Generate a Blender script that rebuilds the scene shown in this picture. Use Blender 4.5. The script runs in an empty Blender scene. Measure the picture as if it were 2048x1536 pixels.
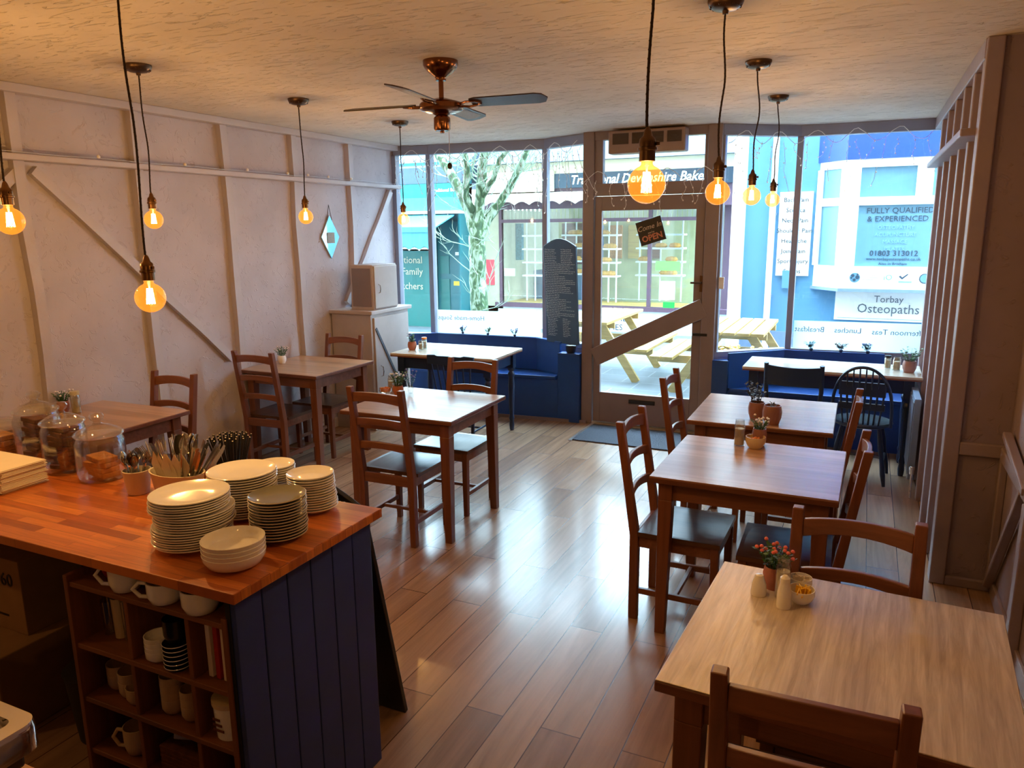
import bpy, math, random
from mathutils import Vector, Matrix
R_ = random.Random(7)
PI = math.pi
sc = bpy.context.scene
COL = sc.collection

# ------------------------------------------------------------------ camera, world, exposure
FPX = 1504.5
CAM = Vector((0.0, 0.0, 1.83))
CR = Vector((0.90671569, 0.42160982, -0.01057412))
CU = Vector((-0.07635299, 0.18875996, 0.97905051))
CF = Vector((-0.41477328, 0.88691309, -0.20334278))
cd = bpy.data.cameras.new('camera'); cam = bpy.data.objects.new('camera', cd); COL.objects.link(cam)
cam.matrix_world = Matrix(((CR.x, CU.x, -CF.x, CAM.x), (CR.y, CU.y, -CF.y, CAM.y), (CR.z, CU.z, -CF.z, CAM.z), (0, 0, 0, 1)))
cd.sensor_width = 36.0; cd.lens = FPX / 2048 * 36.0; cd.clip_start = 0.05; cd.clip_end = 200
sc.camera = cam
sc.view_settings.view_transform = 'Standard'; sc.view_settings.look = 'None'
sc.view_settings.gamma = 1.0; sc.view_settings.use_curve_mapping = False
sc.view_settings.exposure = 0.98
W = bpy.data.worlds.new('overcast_sky'); sc.world = W; W.use_nodes = True
nt = W.node_tree; bg = nt.nodes['Background']
bg.inputs[0].default_value = (0.58, 0.82, 1.0, 1); bg.inputs[1].default_value = 15.0
sc.cycles.use_denoising = True
sc.cycles.max_bounces = 9; sc.cycles.diffuse_bounces = 5; sc.cycles.glossy_bounces = 4
sc.cycles.transmission_bounces = 6; sc.cycles.transparent_max_bounces = 14
sc.cycles.caustics_reflective = False; sc.cycles.caustics_refractive = False
sc.cycles.sample_clamp_indirect = 6.0
LAMP_W = 7.8          # each filament bulb
LAMP_COL = (1.0, 0.70, 0.42)

def at(px, py, ax, val):
    "a pixel of the photograph carried along its sight line to the plane axis = value"
    d = CR * ((px - 1024) / FPX) - CU * ((py - 768) / FPX) + CF
    i = 'xyz'.index(ax)
    return CAM + d * ((val - CAM[i]) / d[i])

# ------------------------------------------------------------------ mesh helper
class MB:
    def __init__(s): s.v = []; s.f = []; s.sm = []
    def add(s, vs, fs, sm=False):
        o = len(s.v); s.v += [tuple(p) for p in vs]; s.f += [tuple(i + o for i in f) for f in fs]; s.sm += [sm] * len(fs); return s
    def box(s, x0, x1, y0, y1, z0, z1):
        return s.hexa([(x0, y0, z0), (x1, y0, z0), (x1, y1, z0), (x0, y1, z0), (x0, y0, z1), (x1, y0, z1), (x1, y1, z1), (x0, y1, z1)])
    def hexa(s, p):
        return s.add(p, [(3, 2, 1, 0), (4, 5, 6, 7), (0, 1, 5, 4), (1, 2, 6, 5), (2, 3, 7, 6), (3, 0, 4, 7)])
    def bar(s, a, b, w, h, up=(0, 0, 1), w2=None, h2=None):
        "a board from a to b, w across, h along up"
        a = Vector(a); b = Vector(b); d = (b - a).normalized(); u = Vector(up)
        r = d.cross(u)
        if r.length < 1e-4: r = d.cross(Vector((0, 1, 0)))
        r.normalize(); u = r.cross(d).normalized(); w2 = w if w2 is None else w2; h2 = h if h2 is None else h2
        q = []
        for c, ww, hh in ((a, w, h), (b, w2, h2)):
            q += [c - r * ww / 2 - u * hh / 2, c + r * ww / 2 - u * hh / 2, c + r * ww / 2 + u * hh / 2, c - r * ww / 2 + u * hh / 2]
        return s.add(q, [(3, 2, 1, 0), (4, 5, 6, 7), (0, 1, 5, 4), (1, 2, 6, 5), (2, 3, 7, 6), (3, 0, 4, 7)])
    def lathe(s, prof, c=(0, 0, 0), n=24, sx=1, sy=1, cap=True):
        vs = []; fs = []
        for r, z in prof:
            for k in range(n):
                a = 2 * PI * k / n; vs.append((c[0] + r * sx * math.cos(a), c[1] + r * sy * math.sin(a), c[2] + z))
        for i in range(len(prof) - 1):
            for k in range(n):
                fs.append((i * n + k, i * n + (k + 1) % n, (i + 1) * n + (k + 1) % n, (i + 1) * n + k))
        if cap:
            if prof[0][0] > 1e-4: fs.append(tuple(range(n - 1, -1, -1)))
            if prof[-1][0] > 1e-4: fs.append(tuple((len(prof) - 1) * n + k for k in range(n)))
        return s.add(vs, fs, True)
    def tube(s, pts, rad, n=8, cap=True):
        pts = [Vector(p) for p in pts]; m = len(pts)
        rr = rad if isinstance(rad, (list, tuple)) else [rad] * m
        vs = []; prev = None
        for i, p in enumerate(pts):
            t = (pts[min(i + 1, m - 1)] - pts[max(i - 1, 0)])
            if t.length < 1e-9: t = Vector((0, 0, 1))
            t.normalize()
            if prev is None:
                a = t.orthogonal().normalized()
            else:
                a = prev - t * prev.dot(t)
                a = a.normalized() if a.length > 1e-6 else t.orthogonal().normalized()
            prev = a; b = t.cross(a)
            for k in range(n):
                g = 2 * PI * k / n; vs.append(p + (a * math.cos(g) + b * math.sin(g)) * rr[i])
        fs = [(i * n + k, i * n + (k + 1) % n, (i + 1) * n + (k + 1) % n, (i + 1) * n + k) for i in range(m - 1) for k in range(n)]
        if cap: fs += [tuple(range(n - 1, -1, -1)), tuple((m - 1) * n + k for k in range(n))]
        return s.add(vs, fs, True)
    def prism(s, poly, o, u, v, d):
        "polygon in plane (o,u,v) pushed along d"
        o = Vector(o); u = Vector(u); v = Vector(v); d = Vector(d); n = len(poly)
        a = [o + u * x + v * y for x, y in poly]; b = [p + d for p in a]
        if u.cross(v).dot(d) < 0: a, b = b, a
        fs = [tuple(range(n - 1, -1, -1)), tuple(range(n, 2 * n))] + [(i, (i + 1) % n, n + (i + 1) % n, n + i) for i in range(n)]
        return s.add(a + b, fs)
    def quad(s, *p): return s.add(p, [tuple(range(len(p)))])
    def grid(s, rows):
        m = len(rows[0]); fs = [(i * m + j, i * m + j + 1, (i + 1) * m + j + 1, (i + 1) * m + j) for i in range(len(rows) - 1) for j in range(m - 1)]
        return s.add([p for r in rows for p in r], fs, True)
    def obj(s, name, mat, parent=None, bevel=0, loc=None, rotz=0, seg=2, sharp=40):
        me = bpy.data.meshes.new(name); me.from_pydata(s.v, [], s.f); me.polygons.foreach_set('use_smooth', s.sm)
        me.update(); me.materials.append(mat)
        if any(s.sm): me.set_sharp_from_angle(angle=math.radians(sharp))
        o = bpy.data.objects.new(name, me); COL.objects.link(o)
        if parent is not None: o.parent = parent
        if loc is not None: o.location = loc
        o.rotation_euler = (0, 0, rotz) if rotz else o.rotation_euler
        if bevel:
            b = o.modifiers.new('bevel', 'BEVEL'); b.width = bevel; b.segments = seg; b.limit_method = 'ANGLE'; b.angle_limit = math.radians(50)
            b.harden_normals = False
        return o

def tag(o, label=None, cat=None, group=None, kind=None):
    if label: o['label'] = label
    if cat: o['category'] = cat
    if group: o['group'] = group
    if kind: o['kind'] = kind
    return o
def thing(name, label, cat, loc=(0, 0, 0), rotz=0.0, group=None):
    o = bpy.data.objects.new(name, None); COL.objects.link(o); o.location = loc; o.rotation_euler = (0, 0, rotz); o.empty_display_size = .05
    return tag(o, label, cat, group)
def struct(name, mb, mat, parent=None, bevel=0, **k):
    o = mb.obj(name, mat, parent, bevel, **k)
    if parent is None: o['kind'] = 'structure'
    return o
def copy_tree(o, parent=None):
    c = o.copy(); COL.objects.link(c)
    if parent is not None: c.parent = parent
    for ch in list(o.children): copy_tree(ch, c)
    return c
def dup(root, loc, rotz=0.0, label=None, group=None):
    c = copy_tree(root); c.location = loc; c.rotation_euler = (0, 0, rotz)
    if label: c['label'] = label
    if group: c['group'] = group
    return c
def text(name, body, mat, parent, loc, size, rot=(PI / 2, 0, 0), align='CENTER', ext=.0015, shear=0, bold=0, sx=1.0, space=1.0):
    cu = bpy.data.curves.new(name, 'FONT'); cu.body = body; cu.size = size; cu.align_x = align; cu.extrude = ext; cu.shear = shear; cu.offset = bold
    cu.space_character = space; cu.resolution_u = 2
    tmp = bpy.data.objects.new('text_source', cu); COL.objects.link(tmp); bpy.context.view_layer.update()
    me = bpy.data.meshes.new_from_object(tmp.evaluated_get(bpy.context.evaluated_depsgraph_get())); bpy.data.objects.remove(tmp)
    me.name = name; me.materials.clear(); me.materials.append(mat)
    o = bpy.data.objects.new(name, me); COL.objects.link(o); o.parent = parent; o.location = loc; o.rotation_euler = rot; o.scale = (sx, 1, 1)
    return o
ORD = ['top', 'second', 'third', 'fourth', 'fifth', 'sixth', 'seventh', 'eighth', 'ninth', 'tenth', 'eleventh', 'twelfth', 'thirteenth', 'fourteenth', 'fifteenth', 'sixteenth', 'seventeenth', 'eighteenth', 'nineteenth', 'twentieth', 'twenty-first', 'twenty-second']

# ------------------------------------------------------------------ materials
def S(r, g, b):
    f = lambda c: c / 12.92 if c <= .04045 else ((c + .055) / 1.055) ** 2.4
    return (f(r / 255), f(g / 255), f(b / 255), 1)
MATS = {}
def newmat(name):
    m = bpy.data.materials.new(name); m.use_nodes = True; MATS[name] = m
    n = m.node_tree; return m, n, n.nodes['Principled BSDF']
def N(n, t, **k):
    x = n.nodes.new(t)
    for a, b in k.items(): setattr(x, a, b)
    return x
def ramp(n, stops):
    r = N(n, 'ShaderNodeValToRGB'); e = r.color_ramp.elements
    while len(e) < len(stops): e.new(.5)
    for i, (p, c) in enumerate(stops): e[i].position = p; e[i].color = c
    return r
def plain(name, col, rough=.5, metal=0, spec=.5, noise=.06, nscale=12, bump=0, bscale=60, coat=0):
    m, n, b = newmat(name)
    b.inputs['Roughness'].default_value = rough; b.inputs['Metallic'].default_value = metal; b.inputs['Specular IOR Level'].default_value = spec
    if coat: b.inputs['Coat Weight'].default_value = coat; b.inputs['Coat Roughness'].default_value = .15
    tc = N(n, 'ShaderNodeTexCoord'); nz = N(n, 'ShaderNodeTexNoise'); nz.inputs['Scale'].default_value = nscale; nz.inputs['Detail'].default_value = 4
    n.links.new(tc.outputs['Object'], nz.inputs['Vector'])
    d = tuple(max(0, c * (1 - noise)) for c in col[:3]) + (1,); u = tuple(min(1, c * (1 + noise)) for c in col[:3]) + (1,)
    r = ramp(n, [(.3, d), (.7, u)]); n.links.new(nz.outputs['Fac'], r.inputs['Fac']); n.links.new(r.outputs['Color'], b.inputs['Base Color'])
    if bump:
        z2 = N(n, 'ShaderNodeTexNoise'); z2.inputs['Scale'].default_value = bscale; z2.inputs['Detail'].default_value = 5; n.links.new(tc.outputs['Object'], z2.inputs['Vector'])
        bp = N(n, 'ShaderNodeBump'); bp.inputs['Strength'].default_value = bump; bp.inputs['Distance'].default_value = .01
        n.links.new(z2.outputs['Fac'], bp.inputs['Height']); n.links.new(bp.outputs['Normal'], b.inputs['Normal'])
    return m
def wood(name, c1, c2, axis='x', rough=.35, grain=1.0, spec=.5, coat=0, bump=.08, board=None, bvar=.2):
    "grain along axis; board = width of glued boards across it"
    m, n, b = newmat(name)
    b.inputs['Roughness'].default_value = rough; b.inputs['Specular IOR Level'].default_value = spec
    if coat: b.inputs['Coat Weight'].default_value = coat; b.inputs['Coat Roughness'].default_value = .2
    tc = N(n, 'ShaderNodeTexCoord'); oi = N(n, 'ShaderNodeObjectInfo'); ad = N(n, 'ShaderNodeVectorMath', operation='ADD')
    mul = N(n, 'ShaderNodeVectorMath', operation='SCALE'); mul.inputs[0].default_value = (17, 11, 5); n.links.new(oi.outputs['Random'], mul.inputs['Scale'])
    n.links.new(tc.outputs['Object'], ad.inputs[0]); n.links.new(mul.outputs[0], ad.inputs[1])
    mp = N(n, 'ShaderNodeMapping'); a = 1.6 * grain; c = 26 * grain
    mp.inputs['Scale'].default_value = {'x': (a, c, c), 'y': (c, a, c), 'z': (c, c, a)}[axis]
    n.links.new(ad.outputs[0], mp.inputs['Vector'])
    nz = N(n, 'ShaderNodeTexNoise'); nz.inputs['Scale'].default_value = 1; nz.inputs['Detail'].default_value = 6; nz.inputs['Roughness'].default_value = .62; nz.inputs['Distortion'].default_value = .6
    n.links.new(mp.outputs[0], nz.inputs['Vector'])
    r = ramp(n, [(.28, c1), (.72, c2)]); n.links.new(nz.outputs['Fac'], r.inputs['Fac'])
    out = r.outputs['Color']
    if board:
        sp = N(n, 'ShaderNodeSeparateXYZ'); n.links.new(tc.outputs['Object'], sp.inputs[0])
        dv = N(n, 'ShaderNodeMath', operation='DIVIDE'); dv.inputs[1].default_value = board; n.links.new(sp.outputs[{'x': 1, 'y': 0, 'z': 0}[axis]], dv.inputs[0])
        fl = N(n, 'ShaderNodeMath', operation='FLOOR'); n.links.new(dv.outputs[0], fl.inputs[0])
        wn = N(n, 'ShaderNodeTexWhiteNoise', noise_dimensions='1D'); n.links.new(fl.outputs[0], wn.inputs['W'])
        hs = N(n, 'ShaderNodeMapRange'); hs.inputs['To Min'].default_value = 1 - bvar; hs.inputs['To Max'].default_value = 1 + bvar * .9; n.links.new(wn.outputs['Value'], hs.inputs['Value'])
        hv = N(n, 'ShaderNodeHueSaturation'); n.links.new(out, hv.inputs['Color']); n.links.new(hs.outputs[0], hv.inputs['Value']); out = hv.outputs['Color']
    n.links.new(out, b.inputs['Base Color'])
    bp = N(n, 'ShaderNodeBump'); bp.inputs['Strength'].default_value = bump; bp.inputs['Distance'].default_value = .004
    n.links.new(nz.outputs['Fac'], bp.inputs['Height']); n.links.new(bp.outputs['Normal'], b.inputs['Normal'])
    return m
def bricks(name, cols, mortar, bw, bh, msize, rot=0, rough=.4, grain=None, off=.37, bump=.3, shift=(0, 0), coat=0, spec=.5, plane='xy', rnd=.9):
    m, n, b = newmat(name); b.inputs['Roughness'].default_value = rough; b.inputs['Specular IOR Level'].default_value = spec
    if coat: b.inputs['Coat Weight'].default_value = coat; b.inputs['Coat Roughness'].default_value = .12
    tc = N(n, 'ShaderNodeTexCoord'); mp = N(n, 'ShaderNodeMapping'); mp.inputs['Location'].default_value = (shift[0], shift[1], 0)
    if plane == 'xz': mp.inputs['Rotation'].default_value = (-PI / 2, 0, 0)
    elif plane == 'yz':
        mp.inputs['Rotation'].default_value = (-PI / 2, 0, -PI / 2)
    else: mp.inputs['Rotation'].default_value = (0, 0, rot)
    n.links.new(tc.outputs['Object'], mp.inputs['Vector'])
    bt = N(n, 'ShaderNodeTexBrick'); bt.offset = off; bt.inputs['Scale'].default_value = 1; bt.inputs['Brick Width'].default_value = bw; bt.inputs['Row Height'].default_value = bh
    bt.inputs['Mortar Size'].default_value = msize; bt.inputs['Mortar Smooth'].default_value = .1; bt.inputs['Bias'].default_value = 0
    bt.inputs['Color1'].default_value = (0, 0, 0, 1); bt.inputs['Color2'].default_value = (1, 1, 1, 1); bt.inputs['Mortar'].default_value = (.5, .5, .5, 1)
    n.links.new(mp.outputs[0], bt.inputs['Vector'])
    r = ramp(n, [(i / (len(cols) - 1) * rnd + (1 - rnd) / 2, c) for i, c in enumerate(cols)]); n.links.new(bt.outputs['Color'], r.inputs['Fac'])
    out = r.outputs['Color']
    if grain:
        mg = N(n, 'ShaderNodeMapping'); mg.inputs['Scale'].default_value = grain; n.links.new(mp.outputs[0], mg.inputs['Vector'])
        # shift the grain from board to board
        ad = N(n, 'ShaderNodeVectorMath', operation='ADD'); sc_ = N(n, 'ShaderNodeVectorMath', operation='SCALE'); sc_.inputs['Scale'].default_value = 9
        n.links.new(bt.outputs['Color'], sc_.inputs[0]); n.links.new(mg.outputs[0], ad.inputs[0]); n.links.new(sc_.outputs[0], ad.inputs[1])
        nz = N(n, 'ShaderNodeTexNoise'); nz.inputs['Scale'].default_value = 1; nz.inputs['Detail'].default_value = 7; nz.inputs['Roughness'].default_value = .65; nz.inputs['Distortion'].default_value = 1.1
        n.links.new(ad.outputs[0], nz.inputs['Vector'])
        gr = N(n, 'ShaderNodeMapRange'); gr.inputs['From Min'].default_value = .25; gr.inputs['From Max'].default_value = .75; gr.inputs['To Min'].default_value = .66; gr.inputs['To Max'].default_value = 1.25
        n.links.new(nz.outputs['Fac'], gr.inputs['Value'])
        hv = N(n, 'ShaderNodeHueSaturation'); n.links.new(out, hv.inputs['Color']); n.links.new(gr.outputs[0], hv.inputs['Value']); out = hv.outputs['Color']
    mx = N(n, 'ShaderNodeMixRGB'); n.links.new(bt.outputs['Fac'], mx.inputs['Fac']); n.links.new(out, mx.inputs['Color1']); mx.inputs['Color2'].default_value = mortar
    n.links.new(mx.outputs[0], b.inputs['Base Color'])
    bp = N(n, 'ShaderNodeBump', invert=True); bp.inputs['Strength'].default_value = bump; bp.inputs['Distance'].default_value = .003
    n.links.new(bt.outputs['Fac'], bp.inputs['Height']); n.links.new(bp.outputs['Normal'], b.inputs['Normal'])
    return m
def plaster(name, col, stretch=(1, 1, 1), scale=14, strength=.5, rough=.75, thr=.56, dirt=.06):
    "painted artex: short raised strokes on a lumpy ground"
    m, n, b = newmat(name); b.inputs['Roughness'].default_value = rough; b.inputs['Specular IOR Level'].default_value = .3
    tc = N(n, 'ShaderNodeTexCoord'); mp = N(n, 'ShaderNodeMapping'); mp.inputs['Scale'].default_value = stretch; n.links.new(tc.outputs['Object'], mp.inputs['Vector'])
    a = N(n, 'ShaderNodeTexNoise'); a.inputs['Scale'].default_value = scale; a.inputs['Detail'].default_value = 3; a.inputs['Distortion'].default_value = 2.2
    c = N(n, 'ShaderNodeTexNoise'); c.inputs['Scale'].default_value = 3.2; c.inputs['Detail'].default_value = 4
    n.links.new(mp.outputs[0], a.inputs['Vector']); n.links.new(tc.outputs['Object'], c.inputs['Vector'])
    r = ramp(n, [(thr, (0, 0, 0, 1)), (thr + .05, (1, 1, 1, 1)), (thr + .10, (.3, .3, .3, 1))]); n.links.new(a.outputs['Fac'], r.inputs['Fac'])
    ad = N(n, 'ShaderNodeMath', operation='MULTIPLY_ADD'); ad.inputs[1].default_value = .55; n.links.new(r.outputs['Color'], ad.inputs[0]); n.links.new(c.outputs['Fac'], ad.inputs[2])
    bp = N(n, 'ShaderNodeBump'); bp.inputs['Strength'].default_value = strength; bp.inputs['Distance'].default_value = .012
    n.links.new(ad.outputs[0], bp.inputs['Height']); n.links.new(bp.outputs['Normal'], b.inputs['Normal'])
    d = tuple(x * (1 - dirt) for x in col[:3]) + (1,); u = tuple(min(1, x * (1 + dirt)) for x in col[:3]) + (1,)
    rr = ramp(n, [(.35, d), (.65, u)]); n.links.new(c.outputs['Fac'], rr.inputs['Fac']); n.links.new(rr.outputs['Color'], b.inputs['Base Color'])
    return m
def glassy(name, tint=(1, 1, 1, 1), gloss=1.0, ior=1.45, glow=None, rough=.0, gz=.75):
    "thin glass: clear through, reflecting by Fresnel"
    m, n, b = newmat(name); n.nodes.remove(b); out = n.nodes['Material Output']
    t = N(n, 'ShaderNodeBsdfTransparent'); t.inputs[0].default_value = tint
    g = N(n, 'ShaderNodeBsdfGlossy'); g.inputs['Roughness'].default_value = rough; g.inputs['Color'].default_value = (gloss, gloss, gloss, 1)
    lw = N(n, 'ShaderNodeLayerWeight'); lw.inputs['Blend'].default_value = .5
    pw = N(n, 'ShaderNodeMath', operation='POWER'); pw.inputs[1].default_value = 4.0; n.links.new(lw.outputs['Facing'], pw.inputs[0])
    f = N(n, 'ShaderNodeMath', operation='MULTIPLY_ADD'); f.inputs[1].default_value = gz; f.inputs[2].default_value = ((ior - 1) / (ior + 1)) ** 2; n.links.new(pw.outputs[0], f.inputs[0])
    mx = N(n, 'ShaderNodeMixShader'); n.links.new(f.outputs[0], mx.inputs[0]); n.links.new(t.outputs[0], mx.inputs[1]); n.links.new(g.outputs[0], mx.inputs[2])
    o = mx.outputs[0]
    if glow:
        e = N(n, 'ShaderNodeEmission'); e.inputs['Color'].default_value = glow[0]; e.inputs['Strength'].default_value = glow[1]
        ad = N(n, 'ShaderNodeAddShader'); n.links.new(o, ad.inputs[0]); n.links.new(e.outputs[0], ad.inputs[1]); o = ad.outputs[0]
    n.links.new(o, out.inputs['Surface']); return m
def emit(name, col, st):
    m, n, b = newmat(name); n.nodes.remove(b); e = N(n, 'ShaderNodeEmission'); e.inputs[0].default_value = col; e.inputs[1].default_value = st
    n.links.new(e.outputs[0], n.nodes['Material Output'].inputs['Surface']); return m
def sheer(name, col, alpha):
    "frosted film: part diffuse, part clear"
    m, n, b = newmat(name); n.nodes.remove(b)
    t = N(n, 'ShaderNodeBsdfTransparent'); d = N(n, 'ShaderNodeBsdfDiffuse'); l = N(n, 'ShaderNodeBsdfTranslucent'); d.inputs[0].default_value = col; l.inputs[0].default_value = col
    m1 = N(n, 'ShaderNodeMixShader'); m1.inputs[0].default_value = .6; n.links.new(d.outputs[0], m1.inputs[1]); n.links.new(l.outputs[0], m1.inputs[2])
    m2 = N(n, 'ShaderNodeMixShader'); m2.inputs[0].default_value = alpha; n.links.new(t.outputs[0], m2.inputs[1]); n.links.new(m1.outputs[0], m2.inputs[2])
    n.links.new(m2.outputs[0], n.nodes['Material Output'].inputs['Surface']); return m

M_floor = bricks('laminate floor', [S(138, 108, 86), S(154, 122, 98), S(166, 136, 110), S(146, 114, 90)], S(70, 50, 40), 1.24, .1567, .0022, rot=PI / 2, rough=.27, grain=(1.2, 14, 1), off=.41, bump=.25, shift=(.55, .188 - .1567), spec=.55, coat=.12)
M_wallL = plaster('left wall artex paint', S(190, 182, 188), (1, 1, 1), 11, .5, thr=.6)
M_wallR = plaster('right wall paint in unlit tone', S(146, 130, 136), (1, 1, 1), 9, .45, thr=.62)  # same paint as the left wall, darkened in the colour for its unlit side
M_wallB = plaster('back wall paint', S(170, 145, 125), (1, 1, 1), 9, .35)
M_ceil = plaster('ceiling artex paint', S(214, 204, 194), (1.0, 5.0, 1), 5.0, 1.0, rough=.8, thr=.6, dirt=.05)
M_timL = plain('painted timber left', S(188, 180, 184), .5, noise=.05, nscale=6, bump=.25, bscale=14)
M_timR = plain('right timber paint in unlit tone', S(148, 132, 136), .45, noise=.07, nscale=8, bump=.3, bscale=18)  # left timber paint repeated darker, the missing light put into the colour
M_frame = plain('taupe door paint', S(126, 112, 110), .4, noise=.06, nscale=5, bump=.1, bscale=20)
M_framew = plain('grey window paint', S(128, 132, 150), .4, noise=.05, nscale=5)
M_cup = plain('pale painted cupboard', S(176, 164, 160), .45, noise=.04)
M_line = plain('dark panel groove', S(70, 72, 84), .6)
M_blue = plain('blue bench paint', S(22, 68, 138), .38, noise=.06, nscale=7, spec=.5)
M_navy = plain('navy furniture paint', S(24, 44, 78), .36, noise=.06)
M_count = plain('counter blue paint', S(40, 58, 122), .5, noise=.07, nscale=5)
M_groove = plain('counter groove', S(12, 14, 26), .7)
oakA, oakB = S(100, 60, 42), S(138, 88, 62)
M_edge = wood('dark oak edging', S(92, 54, 38), S(124, 76, 54), 'x', rough=.35)
M_oakx = wood('honey oak x', oakA, oakB, 'x'); M_oaky = wood('honey oak y', oakA, oakB, 'y'); M_oakz = wood('honey oak z', S(96, 56, 38), S(132, 80, 54), 'z')
M_seat = wood('dark seat oak', S(66, 44, 34), S(96, 64, 46), 'y', rough=.28)
M_topx = wood('table top x grain', S(156, 122, 100), S(196, 162, 138), 'x', rough=.24, board=.095, spec=.6)
M_topy = wood('table top y grain', S(166, 150, 138), S(226, 214, 202), 'y', rough=.3, board=.19, bvar=.06, grain=2.2, spec=.55, bump=.2)
M_topL = wood('left table top x grain', S(160, 126, 98), S(198, 162, 130), 'x', rough=.28, board=.095)
M_pale = wood('pale scrubbed top', S(196, 184, 166), S(222, 212, 196), 'x', rough=.22, board=.12, spec=.6)
M_butch = bricks('oiled butcher block', [S(150, 76, 30), S(188, 104, 44), S(206, 124, 58), S(164, 84, 34), S(196, 116, 52)], S(122, 58, 24), .34, .036, .0007, rough=.3, grain=(3, 60, 1), off=.43, bump=.05, spec=.55)
M_shelf = wood('pigeonhole pine', S(100, 58, 34), S(134, 80, 48), 'x', rough=.5)
M_shelfz = wood('pigeonhole pine upright', S(100, 58, 34), S(134, 80, 48), 'z', rough=.5)
M_dark = plain('dark brown board', S(40, 32, 28), .7)  # one even dark brown for the counter boards and bin
M_china = plain('white china', S(238, 236, 234), .12, noise=.01, spec=.6)
M_chinaG = plain('grey green china', S(128, 126, 110), .1, noise=.02, spec=.6)
M_chinaE = plain('unglazed rim', S(196, 182, 168), .3, noise=.02)
M_cream = plain('cream stoneware', S(206, 184, 148), .3, noise=.04)
M_blackc = plain('black stoneware', S(16, 16, 18), .25)
M_plast = plain('cream plastic tub', S(214, 200, 178), .35, noise=.02)
M_steel = plain('brushed steel', S(190, 186, 180), .18, metal=1, noise=.04)
M_chrome = plain('polished chrome', S(220, 218, 214), .08, metal=1, noise=.01)
M_brass = plain('antique brass', S(120, 88, 60), .28, metal=1, noise=.15, nscale=30)
M_bronze = plain('dark bronze', S(96, 76, 62), .35, metal=1, noise=.15)
M_copper = plain('antique copper fan metal', S(128, 86, 62), .22, metal=1, noise=.1)
M_cordm = plain('dark braided flex', S(40, 26, 24), .8, bump=.4, bscale=400)
M_blade = wood('dark fan blade', S(44, 30, 26), S(66, 46, 38), 'x', rough=.4)
M_cane = plain('pale blade inlay', S(150, 140, 126), .5, noise=.15, nscale=90)
M_filament = emit('glowing filament', (1.0, .72, .34, 1), 60)
M_bulb = glassy('amber bulb glass', (1.0, .74, .36, 1), 1.0, 1.5, glow=((1.0, .30, .03, 1), .3))
M_glass = glassy('window glass', (.97, 1, 1, 1), 1.0, 1.45)
M_jar = glassy('clear jar glass', (.93, .92, .88, 1), 1.0, 2.1, gz=1.0)
M_frost = sheer('frosted film', S(226, 240, 244), .72)
M_decal = plain('grey film lettering', S(60, 84, 104), .6)
M_terra = plain('terracotta', S(168, 104, 78), .8, bump=.2)
M_copperpot = plain('rose ceramic', S(150, 106, 96), .35)
M_leaf = plain('green leaves', S(58, 100, 50), .5, noise=.3, nscale=30)
M_leafd = plain('dusky leaves', S(40, 52, 54), .5, noise=.3, nscale=30)
M_leafb = plain('bluish leaves', S(70, 120, 130), .5, noise=.3, nscale=30)
M_pink = plain('coral blossom', S(226, 110, 90), .6, noise=.2)
M_white = plain('white paint', S(236, 234, 230), .45, noise=.01)
M_cream2 = plain('cream paint', S(196, 188, 160), .5, noise=.02)
M_bloomw = plain('white blossom', S(236, 228, 222), .6, noise=.1)
M_lav = plain('lavender blossom', S(120, 112, 170), .6, noise=.1)
M_yellow = plain('yellow sachet paper', S(238, 190, 40), .5, noise=.1)
M_orange = plain('orange sachet paper', S(224, 138, 44), .5, noise=.1)
M_paper = plain('white paper', S(228, 216, 196), .7, noise=.03)
M_kraft = plain('kraft napkin paper', S(208, 176, 136), .8, noise=.05, bump=.1)
M_biscuit = plain('baked biscuit', S(190, 126, 66), .7, noise=.25, nscale=40, bump=.4)
M_brownie = plain('dark cake slice', S(96, 48, 24), .8, noise=.3, nscale=40, bump=.4)
M_bread = plain('bread crust', S(206, 150, 70), .7, noise=.2, nscale=20, bump=.3)
M_black = plain('black plastic', S(18, 18, 20), .4)
M_rad = plain('radiator enamel', S(110, 130, 160), .4)
M_slate = plain('chalkboard slate', S(50, 74, 98), .5, noise=.12, nscale=9)
M_chalk = plain('chalk marks', S(214, 226, 230), .9)
M_mat = plain('grey blue doormat', S(74, 80, 92), .95, noise=.25, nscale=80, bump=.8, bscale=200)
M_alu = plain('aluminium strip', S(200, 200, 200), .3, metal=.8)
M_heat = plain('brown heater casing', S(140, 118, 104), .45)
M_heatd = plain('heater louvre dark', S(70, 56, 46), .5)
M_wire = plain('clear white wire', S(216, 220, 224), .4)
M_mirror = plain('mirror glass', S(214, 234, 236), .03, metal=1, noise=0)
M_card = plain('brown cardboard', S(146, 112, 74), .8, noise=.08)
M_red = plain('red tin', S(170, 36, 26), .4)
M_label = plain('pale label', S(222, 206, 196), .6)
# outside
M_pave = bricks('street paving', [S(80, 88, 94), S(98, 104, 110), S(88, 96, 102)], S(120, 126, 130), .6, .4, .008, rough=.6, bump=.3)
M_teal = plain('teal shop paint', S(0, 104, 100), .4, noise=.05)
M_teald = plain('dark teal door paint', S(12, 96, 104), .4, noise=.06)
M_tealaw = plain('pale teal awning canvas', S(62, 138, 156), .7, noise=.05)
M_bcream = plain('bakery cream render', S(184, 178, 152), .7, noise=.04)
M_bpurp = plain('plum brown joinery', S(96, 70, 84), .4)
M_sign = plain('black fascia board', S(30, 48, 62), .4)
M_signw = plain('white sign lettering', S(244, 246, 246), .5, noise=0)
M_shopin = plain('bakery interior wall', S(196, 190, 140), .8, noise=.15, nscale=2)
M_shopfl = wood('display deck boards', S(190, 150, 70), S(222, 184, 98), 'x', rough=.5, board=.1)
M_tiles = plain('white tile riser', S(226, 230, 230), .3, noise=.02)
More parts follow.
